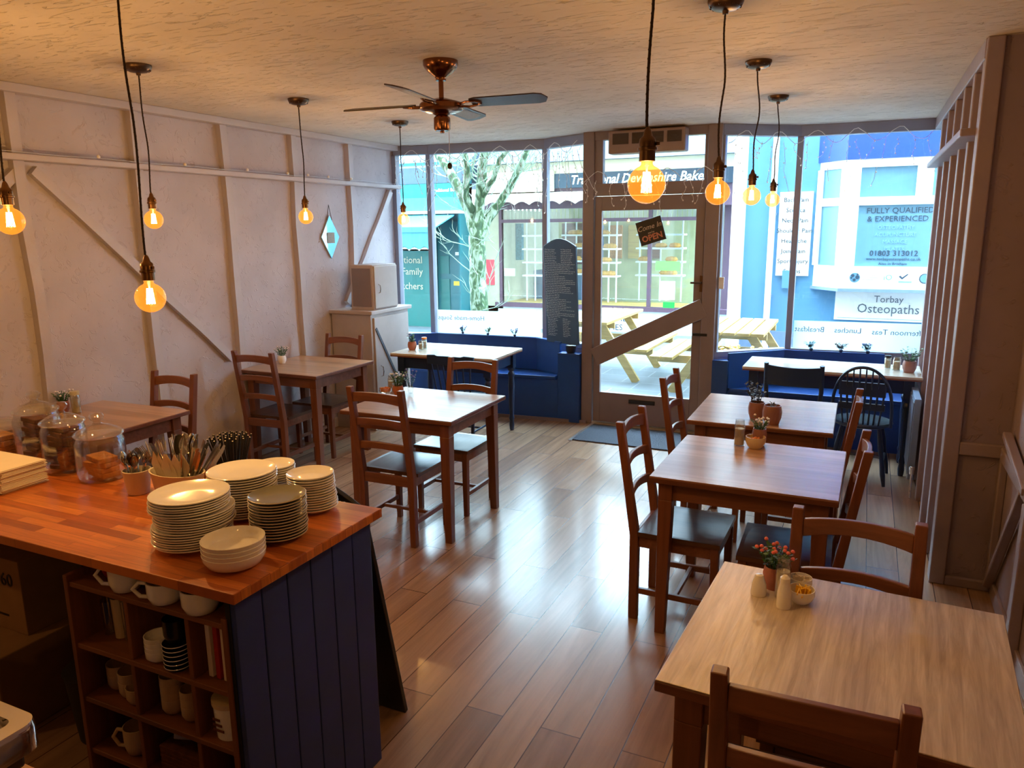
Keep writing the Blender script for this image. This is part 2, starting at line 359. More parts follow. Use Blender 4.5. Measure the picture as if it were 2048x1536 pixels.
M_roof = plain('slate blue roof', S(46, 66, 84), .7, noise=.15, nscale=3)
M_cstripe = bricks('striped awning canvas', [S(170, 160, 140), S(196, 190, 174)], S(200, 190, 170), .12, 4, .004, rough=.8, bump=0, plane='xz')
M_osteo = plain('sky blue render', S(82, 134, 172), .7, noise=.04, nscale=2, bump=.05)
M_royal = plain('royal blue fascia', S(16, 62, 170), .5, noise=.04)
M_film = plain('pale blue window film', S(92, 134, 158), .35, noise=.03)
M_darktxt = plain('dark blue grey lettering', S(34, 56, 76), .5)
M_greentxt = plain('green lettering', S(90, 170, 130), .5)
M_pine = wood('pressure treated pine', S(150, 120, 62), S(176, 146, 84), 'x', rough=.6)
M_pinez = wood('pressure treated pine board', S(158, 130, 76), S(190, 162, 104), 'y', rough=.6)
def bark():
    m, n, b = newmat('mottled bark'); b.inputs['Roughness'].default_value = .85
    tc = N(n, 'ShaderNodeTexCoord'); v = N(n, 'ShaderNodeTexNoise'); v.inputs['Scale'].default_value = 7; v.inputs['Detail'].default_value = 5; v.inputs['Distortion'].default_value = 1.2
    mp = N(n, 'ShaderNodeMapping'); mp.inputs['Scale'].default_value = (1.6, 1.6, .8); n.links.new(tc.outputs['Object'], mp.inputs['Vector']); n.links.new(mp.outputs[0], v.inputs['Vector'])
    r = ramp(n, [(.40, S(34, 58, 34)), (.48, S(62, 84, 48)), (.53, S(110, 124, 104)), (.66, S(134, 146, 128))]); n.links.new(v.outputs['Fac'], r.inputs['Fac']); n.links.new(r.outputs['Color'], b.inputs['Base Color'])
    bp = N(n, 'ShaderNodeBump'); bp.inputs['Strength'].default_value = .4; n.links.new(v.outputs['Fac'], bp.inputs['Height']); n.links.new(bp.outputs['Normal'], b.inputs['Normal']); return m
M_bark = bark()
# ================================================================== the room
H = 2.65; XL = -4.45; XR = .47; XN = .70; YP = 4.22; YB = -1.7
fl = MB(); fl.prism([(XL - .1, YB), (XN + .1, YB), (XN + .1, 7.1), (-.6, 7.05), (-1.2, 6.62), (-2.3, 6.64), (-2.85, 6.87), (-4.07, 6.76), (XL - .1, 6.69)], (0, 0, 0), (1, 0, 0), (0, 1, 0), (0, 0, -.1))
struct('floor', fl, M_floor)
c_ = MB(); c_.box(XL - .1, XN + .12, YB, 7.32, H, H + .12); struct('ceiling', c_, M_ceil)
w_ = MB(); w_.box(XL - .15, XL, YB, 6.80, 0, H); struct('wall_left', w_, M_wallL)
w_ = MB(); w_.box(XL - .15, XN + .15, YB - .12, YB, 0, H); struct('wall_back', w_, M_wallB)
w_ = MB(); w_.box(XR, XR + .4, YP, 7.3, 0, H); struct('wall_right', w_, M_wallR)
w_ = MB(); w_.box(XN, XN + .17, YB, YP - .001, 0, H); struct('wall_near', w_, M_wallR)
# painted timbers on the left wall
tn = [0]
def trim(mb, mat, bevel=.006):
    tn[0] += 1; return struct('trim_%d' % tn[0], mb, mat, bevel=bevel)
trim(MB().box(XL, XL + .085, YB, 6.69, 2.60, H), M_timL)
trim(MB().bar((XL + .055, YB, 2.255), (XL + .055, 6.69, 2.245), .11, .036), M_timL)
rs = random.Random(3)
for y in (-.2, .55, 1.32, 2.08, 2.85, 3.64, 4.41, 5.17, 5.95):
    b = MB(); z = 0.0; dy = 0; prev = (XL + .022, y, 0)
    n = 7
    pts = [(XL + .024, y + rs.uniform(-.012, .012), 2.60 * i / n) for i in range(n + 1)]
    for i in range(n): b.bar(pts[i], pts[i + 1], .062, .048, up=(1, 0, 0))
    trim(b, M_timL, 0)
for p, q in (((2.93, 2.19), (4.32, .86)), ((2.86, 2.19), (2.30, 1.72)), ((2.30, 1.72), (1.5, 1.0)), ((6.60, 2.20), (6.02, 1.42)), ((6.02, 1.42), (5.8, 1.15))):
    n = 5; b = MB()
    pts = [(XL + .022, p[0] + (q[0] - p[0]) * i / n, p[1] + (q[1] - p[1]) * i / n + rs.uniform(-.008, .008)) for i in range(n + 1)]
    for i in range(n): b.bar(pts[i], pts[i + 1], .058, .04, up=(1, 0, 0))
    trim(b, M_timL, 0)
struct('baseboard_left', MB().box(XL, XL + .02, YB, 6.6, 0, .09), M_timL, bevel=.004)
# right wall timbers: studs, head beam and rail
trim(MB().box(XR - .055, XR, YP, 7.1, 2.56, H), M_timR)
trim(MB().box(XR - .115, XR, YP + .06, 6.60, 2.232, 2.268), M_timR)
for y in (4.26, 4.62, 5.05, 5.52, 6.0, 6.5):
    trim(MB().box(XR - .05, XR, y - .035, y + .035, 0, 2.56), M_timR)
# the pier end facing the camera, boarded below the dado
trim(MB().box(XR - .05, XR + .02, YP - .03, YP + .02, 0, H), M_timR)
trim(MB().box(XR + .02, XN, YP - .028, YP, .70, .765), M_timR)
trim(MB().box(XR + .02, XN, YP - .028, YP, 0, .05), M_timR)
trim(MB().box(XN - .035, XN, YP - .05, YP, .05, .70), M_timR)
# near right wall timbers
trim(MB().box(XN - .04, XN, YB, YP - .05, .70, .765), M_timR)
trim(MB().bar((XN - .03, YP - .10, .84), (XN - .03, 3.55, .74), .035, .04, up=(1, 0, 0)), M_timR)
trim(MB().bar((XN - .028, 3.62, .72), (XN - .028, YP - .06, .05), .03, .04, up=(1, 0, 0)), M_timR)
for y in (3.50, 2.7, 1.9, 1.1):
    trim(MB().box(XN - .045, XN, y - .035, y + .035, 0, .70), M_timR)
struct('baseboard_right', MB().box(XN - .015, XN, YB, YP - .05, 0, .08), M_timR, bevel=.003)

t = thing('rail_fairy_lights', 'thin string of tiny white lights along the left wall rail', 'string lights', (XL + .112, 3.0, 2.275))
MB().tube([(.0, -1.2 + .25 * i, -.001 + .003 * math.sin(i * 2.3)) for i in range(20)], .0018, 4).obj('wire', M_wire, t)
for y in (2.70, 3.30, 3.96, 4.55, 5.0, 5.25, 5.52, 5.85): MB().lathe([(0, -.010), (.009, -.006), (.011, .004), (.005, .012), (0, .013)], (0, y - 3.0, .008), 10).obj('small_bulb', M_white, t)

# ------------------------------------------------------------------ shop windows
def window(name, pts, glassname='pane', zs=.75, zh=2.56, mull=.052):
    a = MB()
    for i in range(len(pts) - 1):
        p = Vector((*pts[i], 0)); q = Vector((*pts[i + 1], 0)); d = (q - p).normalized(); nrm = Vector((-d.y, d.x, 0))
        o = nrm * .035
        for z0, z1, t in ((zh, H, .09), (zs - .05, zs, .09)):
            c = (z0 + z1) / 2; a.bar(p + o + Vector((0, 0, c)), q + o + Vector((0, 0, c)), t, z1 - z0)
    for i, p in enumerate(pts):
        a.box(p[0] - mull / 2, p[0] + mull / 2, p[1] - .01, p[1] + .07, zs, zh)
    f = struct(name, a, M_framew, bevel=.004)
    for i in range(len(pts) - 1):
        p = Vector((*pts[i], 0)); q = Vector((*pts[i + 1], 0)); d = (q - p).normalized(); nrm = Vector((-d.y, d.x, 0)); o = nrm * .035; t = nrm * .006
        g = MB().hexa([p + o + Vector((0, 0, zs)), q + o + Vector((0, 0, zs)), q + o + t + Vector((0, 0, zs)), p + o + t + Vector((0, 0, zs)),
                       p + o + Vector((0, 0, zh)), q + o + Vector((0, 0, zh)), q + o + t + Vector((0, 0, zh)), p + o + t + Vector((0, 0, zh))])
        g.obj('pane', M_glass, f)
    return f
LB = [(-4.43, 6.69), (-4.07, 6.77), (-2.85, 6.886), (-2.33, 6.64)]
RB = [(-1.15, 6.62), (-.58, 7.06), (.50, 7.14)]
win1 = window('window_1', LB); win2 = window('window_2', RB)
for nm, pts in (('wall_front_left', LB), ('wall_front_right', RB)):
    a = MB()
    for i in range(len(pts) - 1):
        p = Vector((*pts[i], 0)); q = Vector((*pts[i + 1], 0)); d = (q - p).normalized(); o = Vector((-d.y, d.x, 0)) * .045
        a.bar(p + o + Vector((0, 0, .35)), q + o + Vector((0, 0, .35)), .10, .70)
    struct(nm, a, M_framew)
# door posts beside the windows
struct('trim_40', MB().box(-2.36, -2.255, 6.59, 6.69, 0, H), M_frame, bevel=.006)
struct('trim_41', MB().box(-1.262, -1.145, 6.58, 6.68, 0, H), M_frame, bevel=.006)
struct('trim_42', MB().box(-2.255, -1.262, 6.60, 6.68, 2.575, H), M_frame, bevel=.004)
struct('trim_43', MB().box(-2.255, -1.262, 6.60, 6.68, 2.10, 2.205), M_frame, bevel=.004)
fan_ = MB().box(-2.255, -2.18, 6.61, 6.67, 2.205, 2.575); fan_.box(-1.29, -1.262, 6.61, 6.67, 2.205, 2.575)
f3 = struct('window_3', fan_, M_frame); MB().box(-2.18, -1.29, 6.635, 6.641, 2.205, 2.575).obj('pane', M_glass, f3)
struct('trim_44', MB().box(-2.255, -1.262, 6.60, 6.68, 0, .022), M_alu)
dr = MB(); Y0, Y1 = 6.615, 6.655
dr.box(-2.25, -2.185, Y0, Y1, .024, 2.095); dr.box(-1.345, -1.267, Y0, Y1, .024, 2.095); dr.box(-2.185, -1.345, Y0, Y1, .024, .31); dr.box(-2.185, -1.345, Y0, Y1, 1.97, 2.095)
door = struct('door_1', dr, M_frame, bevel=.004)
MB().box(-2.185, -1.345, 6.632, 6.638, .31, 1.97).obj('pane', M_glass, door)
MB().bar((-2.235, 6.592, .64), (-1.245, 6.592, 1.135), .03, .165).obj('diagonal_rail', M_frame, door, .005)
lb_ = MB().box(-1.90, -1.655, 6.603, 6.615, .225, .262).obj('letterbox', M_black, door, .003)
h_ = MB().box(-1.29, -1.262, 6.60, 6.615, 1.27, 1.41); h_.tube([(-1.276, 6.60, 1.35), (-1.276, 6.56, 1.35), (-1.36, 6.555, 1.35)], .009)
h_.obj('door_handle', M_bronze, door)
MB().box(-1.33, -1.205, 6.575, 6.60, .888, .912).obj('door_latch', M_black, door, .003)

# heater over the door
t = thing('air_heater', 'brown louvred warm air heater mounted above the shop door', 'heater', (-1.755, 6.5, 2.44))
MB().box(-.33, .33, -.045, .10, 0, .19).obj('casing', M_heat, t, .012)
for x0, x1 in ((-.29, -.15), (-.12, .02), (.05, .15), (.18, .30)):
    g = MB().box(x0, x1, -.047, -.044, .075, .165)
    for k in range(7): g.box(x0, x1, -.054, -.046, .080 + k * .0125, .084 + k * .0125)
    g.obj('louvre', M_heatd, t)

# come in open sign
t = thing('open_sign', 'tilted dark sign with painted lettering hanging on the door glass', 'sign', (-1.73, 6.60, 1.79)); t.rotation_euler = (0, -math.radians(16.5), 0)
MB().box(-.115, .115, -.006, .004, -.105, .105).obj('board', M_black, t, .002)
M_or = plain('faded orange paint', S(190, 120, 90), .6); M_pk = plain('faded cream paint', S(190, 170, 150), .6)
text('lettering', 'Come In', M_pk, t, (-.005, -.0075, .018), .062, shear=.3)
text('lettering', "we're", M_pk, t, (.0, -.0075, -.02), .026, shear=.2)
text('lettering', 'OPEN', M_or, t, (0, -.0075, -.078), .072, bold=.002)

# doormat
tag(MB().box(-2.22, -1.24, 5.98, 6.55, 0, .012).obj('doormat', M_mat, None, .003), 'grey blue doormat on the floor inside the shop door', 'doormat')
struct('trim_45', MB().box(-2.25, -2.22, 5.96, 6.57, 0, .008), M_alu)

# ------------------------------------------------------------------ window benches
def board_poly(mb, pts, z0, z1, th, side=1):
    for i in range(len(pts) - 1):
        p = Vector((*pts[i], (z0 + z1) / 2)); q = Vector((*pts[i + 1], (z0 + z1) / 2)); mb.bar(p, q, th, z1 - z0)
t = thing('window_bench', 'navy built-in bench in the left bay under the chalkboard', 'bench', (-3.1, 6.6, 0))
o = Vector((3.1, -6.6, 0))
def off(l): return [(x + 3.1, y - 6.6) for x, y in l]
seat = MB().prism(off([(-4.20, 6.40), (-3.98, 6.40), (-2.60, 6.53), (-2.60, 6.66), (-2.9, 6.78), (-4.03, 6.70), (-4.20, 6.66)]), (0, 0, .44), (1, 0, 0), (0, 1, 0), (0, 0, -.03))
seat.obj('seat', M_blue, t, .004)
MB().prism(off([(-4.16, 6.43), (-3.98, 6.43), (-2.58, 6.555), (-2.58, 6.585), (-4.16, 6.46)]), (0, 0, 0), (1, 0, 0), (0, 1, 0), (0, 0, .41)).obj('front_panel', M_blue, t)
MB().prism(off([(-4.16, 6.415), (-3.98, 6.415), (-2.30, 6.565), (-2.30, 6.58), (-4.16, 6.43)]), (0, 0, 0), (1, 0, 0), (0, 1, 0), (0, 0, .03)).obj('skirting', M_frame, t)
bk = MB(); board_poly(bk, off([(-4.26, 6.62), (-4.0, 6.745), (-2.90, 6.81), (-2.585, 6.63)]), .44, .75, .024); bk.obj('backrest', M_blue, t, .003)
cp = MB(); board_poly(cp, off([(-4.26, 6.62), (-4.0, 6.745), (-2.90, 6.81), (-2.56, 6.62)]), .75, .765, .05); cp.obj('ledge', M_blue, t, .003)
MB().box(-2.585 + 3.1, -2.365 + 3.1, -.05, .075, 0, .665).obj('end_box', M_blue, t, .004)
t = thing('window_bench', 'blue built-in bench in the right bay behind the long pale table', 'bench', (-.3, 6.8, 0))
def off(l): return [(x + .3, y - 6.8) for x, y in l]
MB().prism(off([(-1.0, 6.60), (.45, 6.60), (.45, 7.02), (-.6, 6.98), (-1.0, 6.66)]), (0, 0, .44), (1, 0, 0), (0, 1, 0), (0, 0, -.03)).obj('seat', M_blue, t, .004)
MB().box(-.75, .74, -.18, -.155, 0, .41).obj('front_panel', M_blue, t)
bk = MB(); board_poly(bk, off([(-1.02, 6.60), (-.60, 6.975), (.20, 7.03)]), .44, .75, .024); bk.obj('backrest', M_blue, t, .003)
MB().box(-.90, -.715, -.22, -.13, 0, .685).obj('end_box', M_blue, t, .004)

# ------------------------------------------------------------------ film and lettering on the glass
def film(p, q, z0, z1, words, nm, lab, cat='decal'):
    p = Vector((*p, 0)); q = Vector((*q, 0)); d = (q - p).normalized(); ln = (q - p).length
    t = thing('window_film', lab, cat, (p.x, p.y, z0), math.atan2(d.y, d.x))
    MB().box(0, ln, -.002, 0, 0, z1 - z0).obj('frosted_band', M_frost, t)
    for w, fx, fz, size in words:
        text('lettering', w, M_decal, t, (fx, -.0035, fz), size, rot=(PI / 2, 0, PI), ext=.0008)
    return t
film((-4.03, 6.795), (-2.90, 6.897), .755, 1.0, [('Home-made Soups', .27, .145, .068)], '', 'frosted film band on the left bay glass with mirrored lettering')
film((-.54, 7.075), (.47, 7.15), .755, 1.0, [('Breakfast', .13, .15, .066), ('Lunches', .44, .15, .066), ('Afternoon Teas', .84, .145, .066)], '', 'frosted film band on the right bay glass with mirrored meal names')
# paper stuck by the door post
tag(MB().box(-1.13, -1.085, 6.60, 6.612, 1.30, 1.40).obj('light_switch', M_wire, None, .004), 'pale switch plate on the post right of the door', 'switch')

# ------------------------------------------------------------------ icicle string lights
def strings(name, lab, path, z, drops, seed, lo=.12, hi=.42):
    r = random.Random(seed); t = thing(name, lab, 'string lights', (*path[0], z))
    o = Vector((*path[0], z)); L = [0]
    for i in range(len(path) - 1): L.append(L[-1] + (Vector(path[i + 1]) - Vector(path[i])).length)
    def pos(s):
        s = max(0, min(s, L[-1]))
        for i in range(len(path) - 1):
            if s <= L[i + 1] + 1e-9:
                f = (s - L[i]) / (L[i + 1] - L[i]); a = Vector(path[i]).lerp(Vector(path[i + 1]), f); return Vector((a.x, a.y, z)) - o
    main = []; n = int(L[-1] / .03)
    for i in range(n + 1):
        s = L[-1] * i / n; p = pos(s); p.z += -.06 - .05 * math.cos(2 * PI * s / .31) + r.uniform(-.006, .006); p.y -= .02; main.append(p)
    MB().tube(main, .0028, 5).obj('main_wire', M_wire, t)
    dw = MB(); bl = MB()
    for k in range(drops):
        s = L[-1] * (k + .5) / drops + r.uniform(-.03, .03); p = pos(s); p.y -= .02
        p.z += -.09; ln = r.uniform(lo, hi); m = 7; pts = []
        q = p.copy(); dx = r.uniform(-.25, .25)
        for j in range(m + 1):
            pts.append(q.copy()); q = q + Vector((dx * ln / m + r.uniform(-.012, .012), r.uniform(-.006, .006), -ln / m)); dx += r.uniform(-.25, .25)
        dw.tube(pts, .0022, 4)
        for j in range(1, m + 1, 2):
            c = pts[j]; bl.lathe([(0, -.008), (.0045, -.004), (.0045, .004), (0, .008)], c + Vector((r.uniform(-.012, .012), -.004, 0)), 6, cap=False)
    dw.obj('drop_wire', M_wire, t)['kind'] = 'stuff'
    bl.obj('small_bulb', M_white, t)['kind'] = 'stuff'
strings('string_lights', 'white wired icicle string lights across the left bay header', [(-4.33, 6.60), (-4.0, 6.69), (-2.88, 6.80), (-2.4, 6.57)], 2.60, 46, 4, .15, .55)
strings('string_lights', 'white wired icicle string lights across the right bay header', [(-1.1, 6.60), (-.60, 6.98), (.40, 7.05)], 2.60, 17, 9, .12, .42)
strings('string_lights', 'short white icicle string drooping around the door transom', [(-2.36, 6.565), (-2.17, 6.57), (-1.3, 6.57), (-1.12, 6.56)], 2.32, 12, 12, .08, .3)
# ================================================================== farmhouse chairs and tables
def arch_slat(zc, hgt, yb, rise=.018, bow=.018, x=.155, th=.018):
    n = 12; v = []
    rows = []
    for i in range(n + 1):
        u = -1 + 2 * i / n; xx = x * u; k = 1 - u * u
        y = yb - bow * k; top = zc + hgt / 2 - .006 + rise * k * .6; bot = zc - hgt / 2 + rise * k
        rows.append([(xx, y - th / 2, bot), (xx, y + th / 2, bot), (xx, y + th / 2, top), (xx, y - th / 2, top)])
    m = MB(); o = [p for r in rows for p in r]; f = []
    for i in range(n):
        for k in range(4): f.append((i * 4 + k, (i + 1) * 4 + k, (i + 1) * 4 + (k + 1) % 4, i * 4 + (k + 1) % 4))
    f += [(0, 1, 2, 3), (n * 4 + 3, n * 4 + 2, n * 4 + 1, n * 4)]
    f = [tuple(reversed(a)) for a in f]
    return m.add(o, f)
def lean(z): return -.195 - max(0, z - .42) * .155
def farm_chair():
    t = thing('farmhouse_chair', 'x', 'chair', group='wooden ladder-back chairs around the oak tables')
    for s in (-1, 1):
        b = MB(); pts = [(s * .172, -.195, 0), (s * .172, -.195, .42), (s * .172, lean(.68), .68), (s * .172, lean(.955), .955)]
        w = [.036, .040, .038, .034]
        vs = []
        for (x, y, z), ww in zip(pts, w):
            h = ww / 2; d = .021 if z < .6 else .018; vs += [(x - h, y - d, z), (x + h, y - d, z), (x + h, y + d, z), (x - h, y + d, z)]
        fs = [(3, 2, 1, 0), (12, 13, 14, 15)] + [(i * 4 + k, i * 4 + (k + 1) % 4, (i + 1) * 4 + (k + 1) % 4, (i + 1) * 4 + k) for i in range(3) for k in range(4)]
        b.add(vs, fs).obj('back_post', M_oakz, t, .004)
        l = MB(); a = .019; c = .015
        l.hexa([(s * .172 - c, .175 - c, 0), (s * .172 + c, .175 - c, 0), (s * .172 + c, .175 + c, 0), (s * .172 - c, .175 + c, 0), (s * .172 - a, .175 - a, .425), (s * .172 + a, .175 - a, .425), (s * .172 + a, .175 + a, .425), (s * .172 - a, .175 + a, .425)])
        l.obj('leg', M_oakz, t, .003)
        MB().box(s * .172 - .010, s * .172 + .010, -.175, .157, .13, .158).obj('stretcher', M_oaky, t, .003)
    MB().box(-.162, .162, -.01, .01, .134, .154).obj('stretcher', M_oakx, t, .003)
    sf = MB(); sf.box(-.153, .153, -.208, -.19, .365, .425); sf.box(-.153, .153, .168, .186, .365, .425)
    for s in (-1, 1): sf.box(s * .172 - .009, s * .172 + .009, -.175, .157, .365, .425)
    sf.obj('seat_frame', M_oakx, t, .003)
    n = 10; rows = []
    for i in range(n + 1):
        for_ = []
        for j in range(n + 1):
            u = -1 + 2 * i / n; v = -1 + 2 * j / n; dz = -.010 * (1 - u * u) * (1 - v * v)
            for_.append((u * .200, -.175 + (v + 1) / 2 * .375, .447 + dz))
        rows.append(for_)
    g = MB().grid(rows); g.f = [tuple(reversed(f)) for f in g.f]
    g.box(-.200, .200, -.175, .20, .425, .4455)
    g.obj('seat', M_seat, t, 0)
    for zc, h in ((.895, .064), (.745, .052), (.60, .052)): arch_slat(zc, h, lean(zc)).obj('slat', M_oakx, t, .003)
    return t
chair0 = farm_chair()
F = {'+y': 0, '-y': PI, '+x': -PI / 2, '-x': PI / 2}
first = [True]
def chair(x, y, face, label, rz=0):
    "x, y: middle of the back feet"
    a = F[face] + rz; cx = x - math.sin(a) * .195 * 1 ; cy = y + math.cos(a) * .195
    if first[0]:
        first[0] = False; chair0.location = (cx, cy, 0); chair0.rotation_euler = (0, 0, a); chair0['label'] = label; return chair0
    return dup(chair0, (cx, cy, 0), a, label)
chair(-2.45, 3.50, '+y', 'ladder-back chair showing its back in front of the centre left oak table')
chair(-2.40, 4.42, '-y', 'ladder-back chair facing us across the centre left oak table')
chair(-.88, 3.40, '+x', 'ladder-back chair at the left side of the middle right oak table', -.02)
chair(-.02, 3.33, '-x', 'ladder-back chair tucked in at the right side of the middle right oak table', .02)
chair(-.955, 4.49, '+x', 'ladder-back chair at the left side of the oak table nearest the door mat')
chair(-.06, 4.24, '-x', 'ladder-back chair at the right side of the oak table before the Windsor chair')
chair(.035, 2.34, '-y', 'ladder-back chair facing us behind the large foreground table', -.03)
chair(-.035, 1.50, '+y', 'ladder-back chair cut by the bottom of the photo at the foreground table', .03)
chair(-4.06, 4.24, '+y', 'ladder-back chair showing its back at the table by the diagonal wall brace', .05)
chair(-4.00, 5.10, '-y', 'ladder-back chair facing us in front of the tall painted cupboard')
chair(-3.93, 3.26, '-y', 'ladder-back chair facing us behind the small table by the glass jars')
chair(-3.72, 2.16, '+y', 'ladder-back chair at the left photo edge beyond the napkin pile', .02)

def table(x, y, w, d, rz, label, top, leg=.062, apron=.085, taper=.72, th=.026, over=.045):
    t = thing('dining_table', label, 'table', (x, y, 0), rz, 'square oak dining tables')
    tt = MB().box(-w / 2 + .002, w / 2 - .002, -d / 2 + .002, d / 2 - .002, .7565, .76).obj('tabletop', top, t, .0015)
    MB().box(-w / 2, w / 2, -d / 2, d / 2, .76 - th, .7568).obj('edging', M_edge, t, .004)
    ap = MB(); a = w / 2 - over - leg * .35; b = d / 2 - over - leg * .35
    for s in (-1, 1):
        ap.box(-a + .03, a - .03, s * b - .010, s * b + .010, .76 - th - apron, .76 - th); ap.box(s * a - .010, s * a + .010, -b + .03, b - .03, .76 - th - apron, .76 - th)
    ap.obj('apron', M_oakx, t)
    for sx in (-1, 1):
        for sy in (-1, 1):
            cx = sx * (w / 2 - over - leg / 2 + .005); cy = sy * (d / 2 - over - leg / 2 + .005); h = leg / 2; k = h * taper
            ix, iy = cx + sx * (h - k), cy + sy * (h - k)
            MB().hexa([(ix - k, iy - k, 0), (ix + k, iy - k, 0), (ix + k, iy + k, 0), (ix - k, iy + k, 0), (cx - h, cy - h, .76 - th - apron), (cx + h, cy - h, .76 - th - apron), (cx + h, cy + h, .76 - th - apron), (cx - h, cy + h, .76 - th - apron)]).box(cx - h, cx + h, cy - h, cy + h, .76 - th - apron, .76 - th).obj('leg', M_oakz, t, .003)
    return t
table(.018, 1.967, .771, .74, -.056, 'square oak table in the right foreground with a coral flower pot', M_topy, .07, .09, .85, .032)
table(-.404, 3.461, .768, .738, -.013, 'middle table of the right row with cream shaker and orange sachets', M_topx, th=.03, over=.04)
table(-.472, 4.517, .765, .758, .006, 'farthest oak table of the right row with dusky flowers', M_topx)
table(-2.445, 3.944, .77, .737, .01, 'oak table standing alone left of the aisle with flowers', M_topL)
table(-4.035, 4.735, .76, .735, .0, 'oak table by the left wall below the hanging mirror', M_topL)
table(-4.05, 2.86, .76, .70, .02, 'oak table by the left wall behind the glass biscuit jars', M_topL)

# ------------------------------------------------------------------ painted furniture by the windows
def turned_leg(x, y, zt, mat, t, s=1.0):
    pr = [(.016, 0), (.020, .01), (.024, .05), (.019, .09), (.026, .115), (.019, .14), (.022, .2), (.030, .42), (.024, .50), (.032, .52), (.032, .535), (.022, .555), (.034, .575), (.034, .59)]
    m = MB().lathe([(r * s, z) for r, z in pr], (x, y, 0), 16); h = .033 * s; m.box(x - h, x + h, y - h, y + h, .59, zt); return m.obj('leg', mat, t)
def blue_table(x, y, w, d, label, rz=0):
    t = thing('painted_table', label, 'table', (x, y, 0), rz)
    MB().box(-w / 2, w / 2, -d / 2, d / 2, .738, .76).obj('tabletop', M_pale, t, .006)
    MB().box(-w / 2 + .001, w / 2 - .001, -d / 2 + .001, d / 2 - .001, .728, .738).obj('edging', M_oakx, t, .002)
    a = w / 2 - .08; b = d / 2 - .08; ap = MB()
    for s in (-1, 1): ap.box(-a, a, s * b - .01, s * b + .01, .62, .728); ap.box(s * a - .01, s * a + .01, -b, b, .62, .728)
    ap.obj('apron', M_navy, t)
    for sx in (-1, 1):
        for sy in (-1, 1): turned_leg(sx * a, sy * b, .728, M_navy, t)
    return t
blue_table(-3.265, 5.83, 1.00, .65, 'navy table with pale scrubbed top in the left window', .03)
blue_table(-.19, 6.205, 1.24, .50, 'long navy table with pale top in the right window', -.01)

def windsor():
    t = thing('windsor_chair', 'dark navy hoop-back Windsor chair with a pierced splat', 'chair', (.06, 5.90, 0), -.08)
    MB().lathe([(0, .40), (.17, .402), (.195, .412), (.20, .425), (.19, .436), (.15, .43), (0, .425)], (0, 0, 0), 28, 1.02, .98).obj('seat', M_navy, t)
    hp = [];
    for i in range(25):
        a = PI * i / 24; hp.append((.195 * math.cos(a) * (1.0 if i else 1), -.155 - .10 * math.sin(a) - .0, .43 + .43 * (math.sin(a) ** .62)))
    MB().tube(hp, .011, 8).obj('hoop', M_navy, t)
    sp = MB()
    for k in range(8):
        x = -.135 + k * .27 / 7; f = math.sqrt(max(0, 1 - (x * 1.05 / .195) ** 2)); zt = .43 + .43 * f ** .62; yt = -.155 - .10 * f
        m = MB().tube([(x * .85, -.15, .43), (x, (yt - .15) / 2, (.43 + zt) / 2), (x * 1.05, yt, zt)], [.006, .008, .005], 6); m.obj('spindle', M_navy, t)
    n = MB()
    for zc, hh in ((.70, .10), (.57, .05)):
        n.bar((-.15, -.215 + (.7 - zc) * .25, zc), (.15, -.215 + (.7 - zc) * .25, zc), .012, hh)
    n.obj('back_panel', M_navy, t, .004)
    L = []
    for sx in (-1, 1):
        for sy in (-1, 1):
            a = Vector((sx * .12, sy * .11, .41)); b = Vector((sx * .185, sy * .17, 0)); L.append((a, b))
            MB().tube([a, a.lerp(b, .35), a.lerp(b, .5), a.lerp(b, .8), b], [.012, .019, .014, .018, .011], 10).obj('leg', M_navy, t)
    for s in (0, 2):
        p = L[s][0].lerp(L[s][1], .6); q = L[s + 1][0].lerp(L[s + 1][1], .6); MB().tube([p, p.lerp(q, .5), q], [.007, .012, .007], 8).obj('stretcher', M_navy, t)
    MB().tube([(-.155, 0, .165), (0, 0, .165), (.155, 0, .165)], [.007, .012, .007], 8).obj('stretcher', M_navy, t)
windsor()
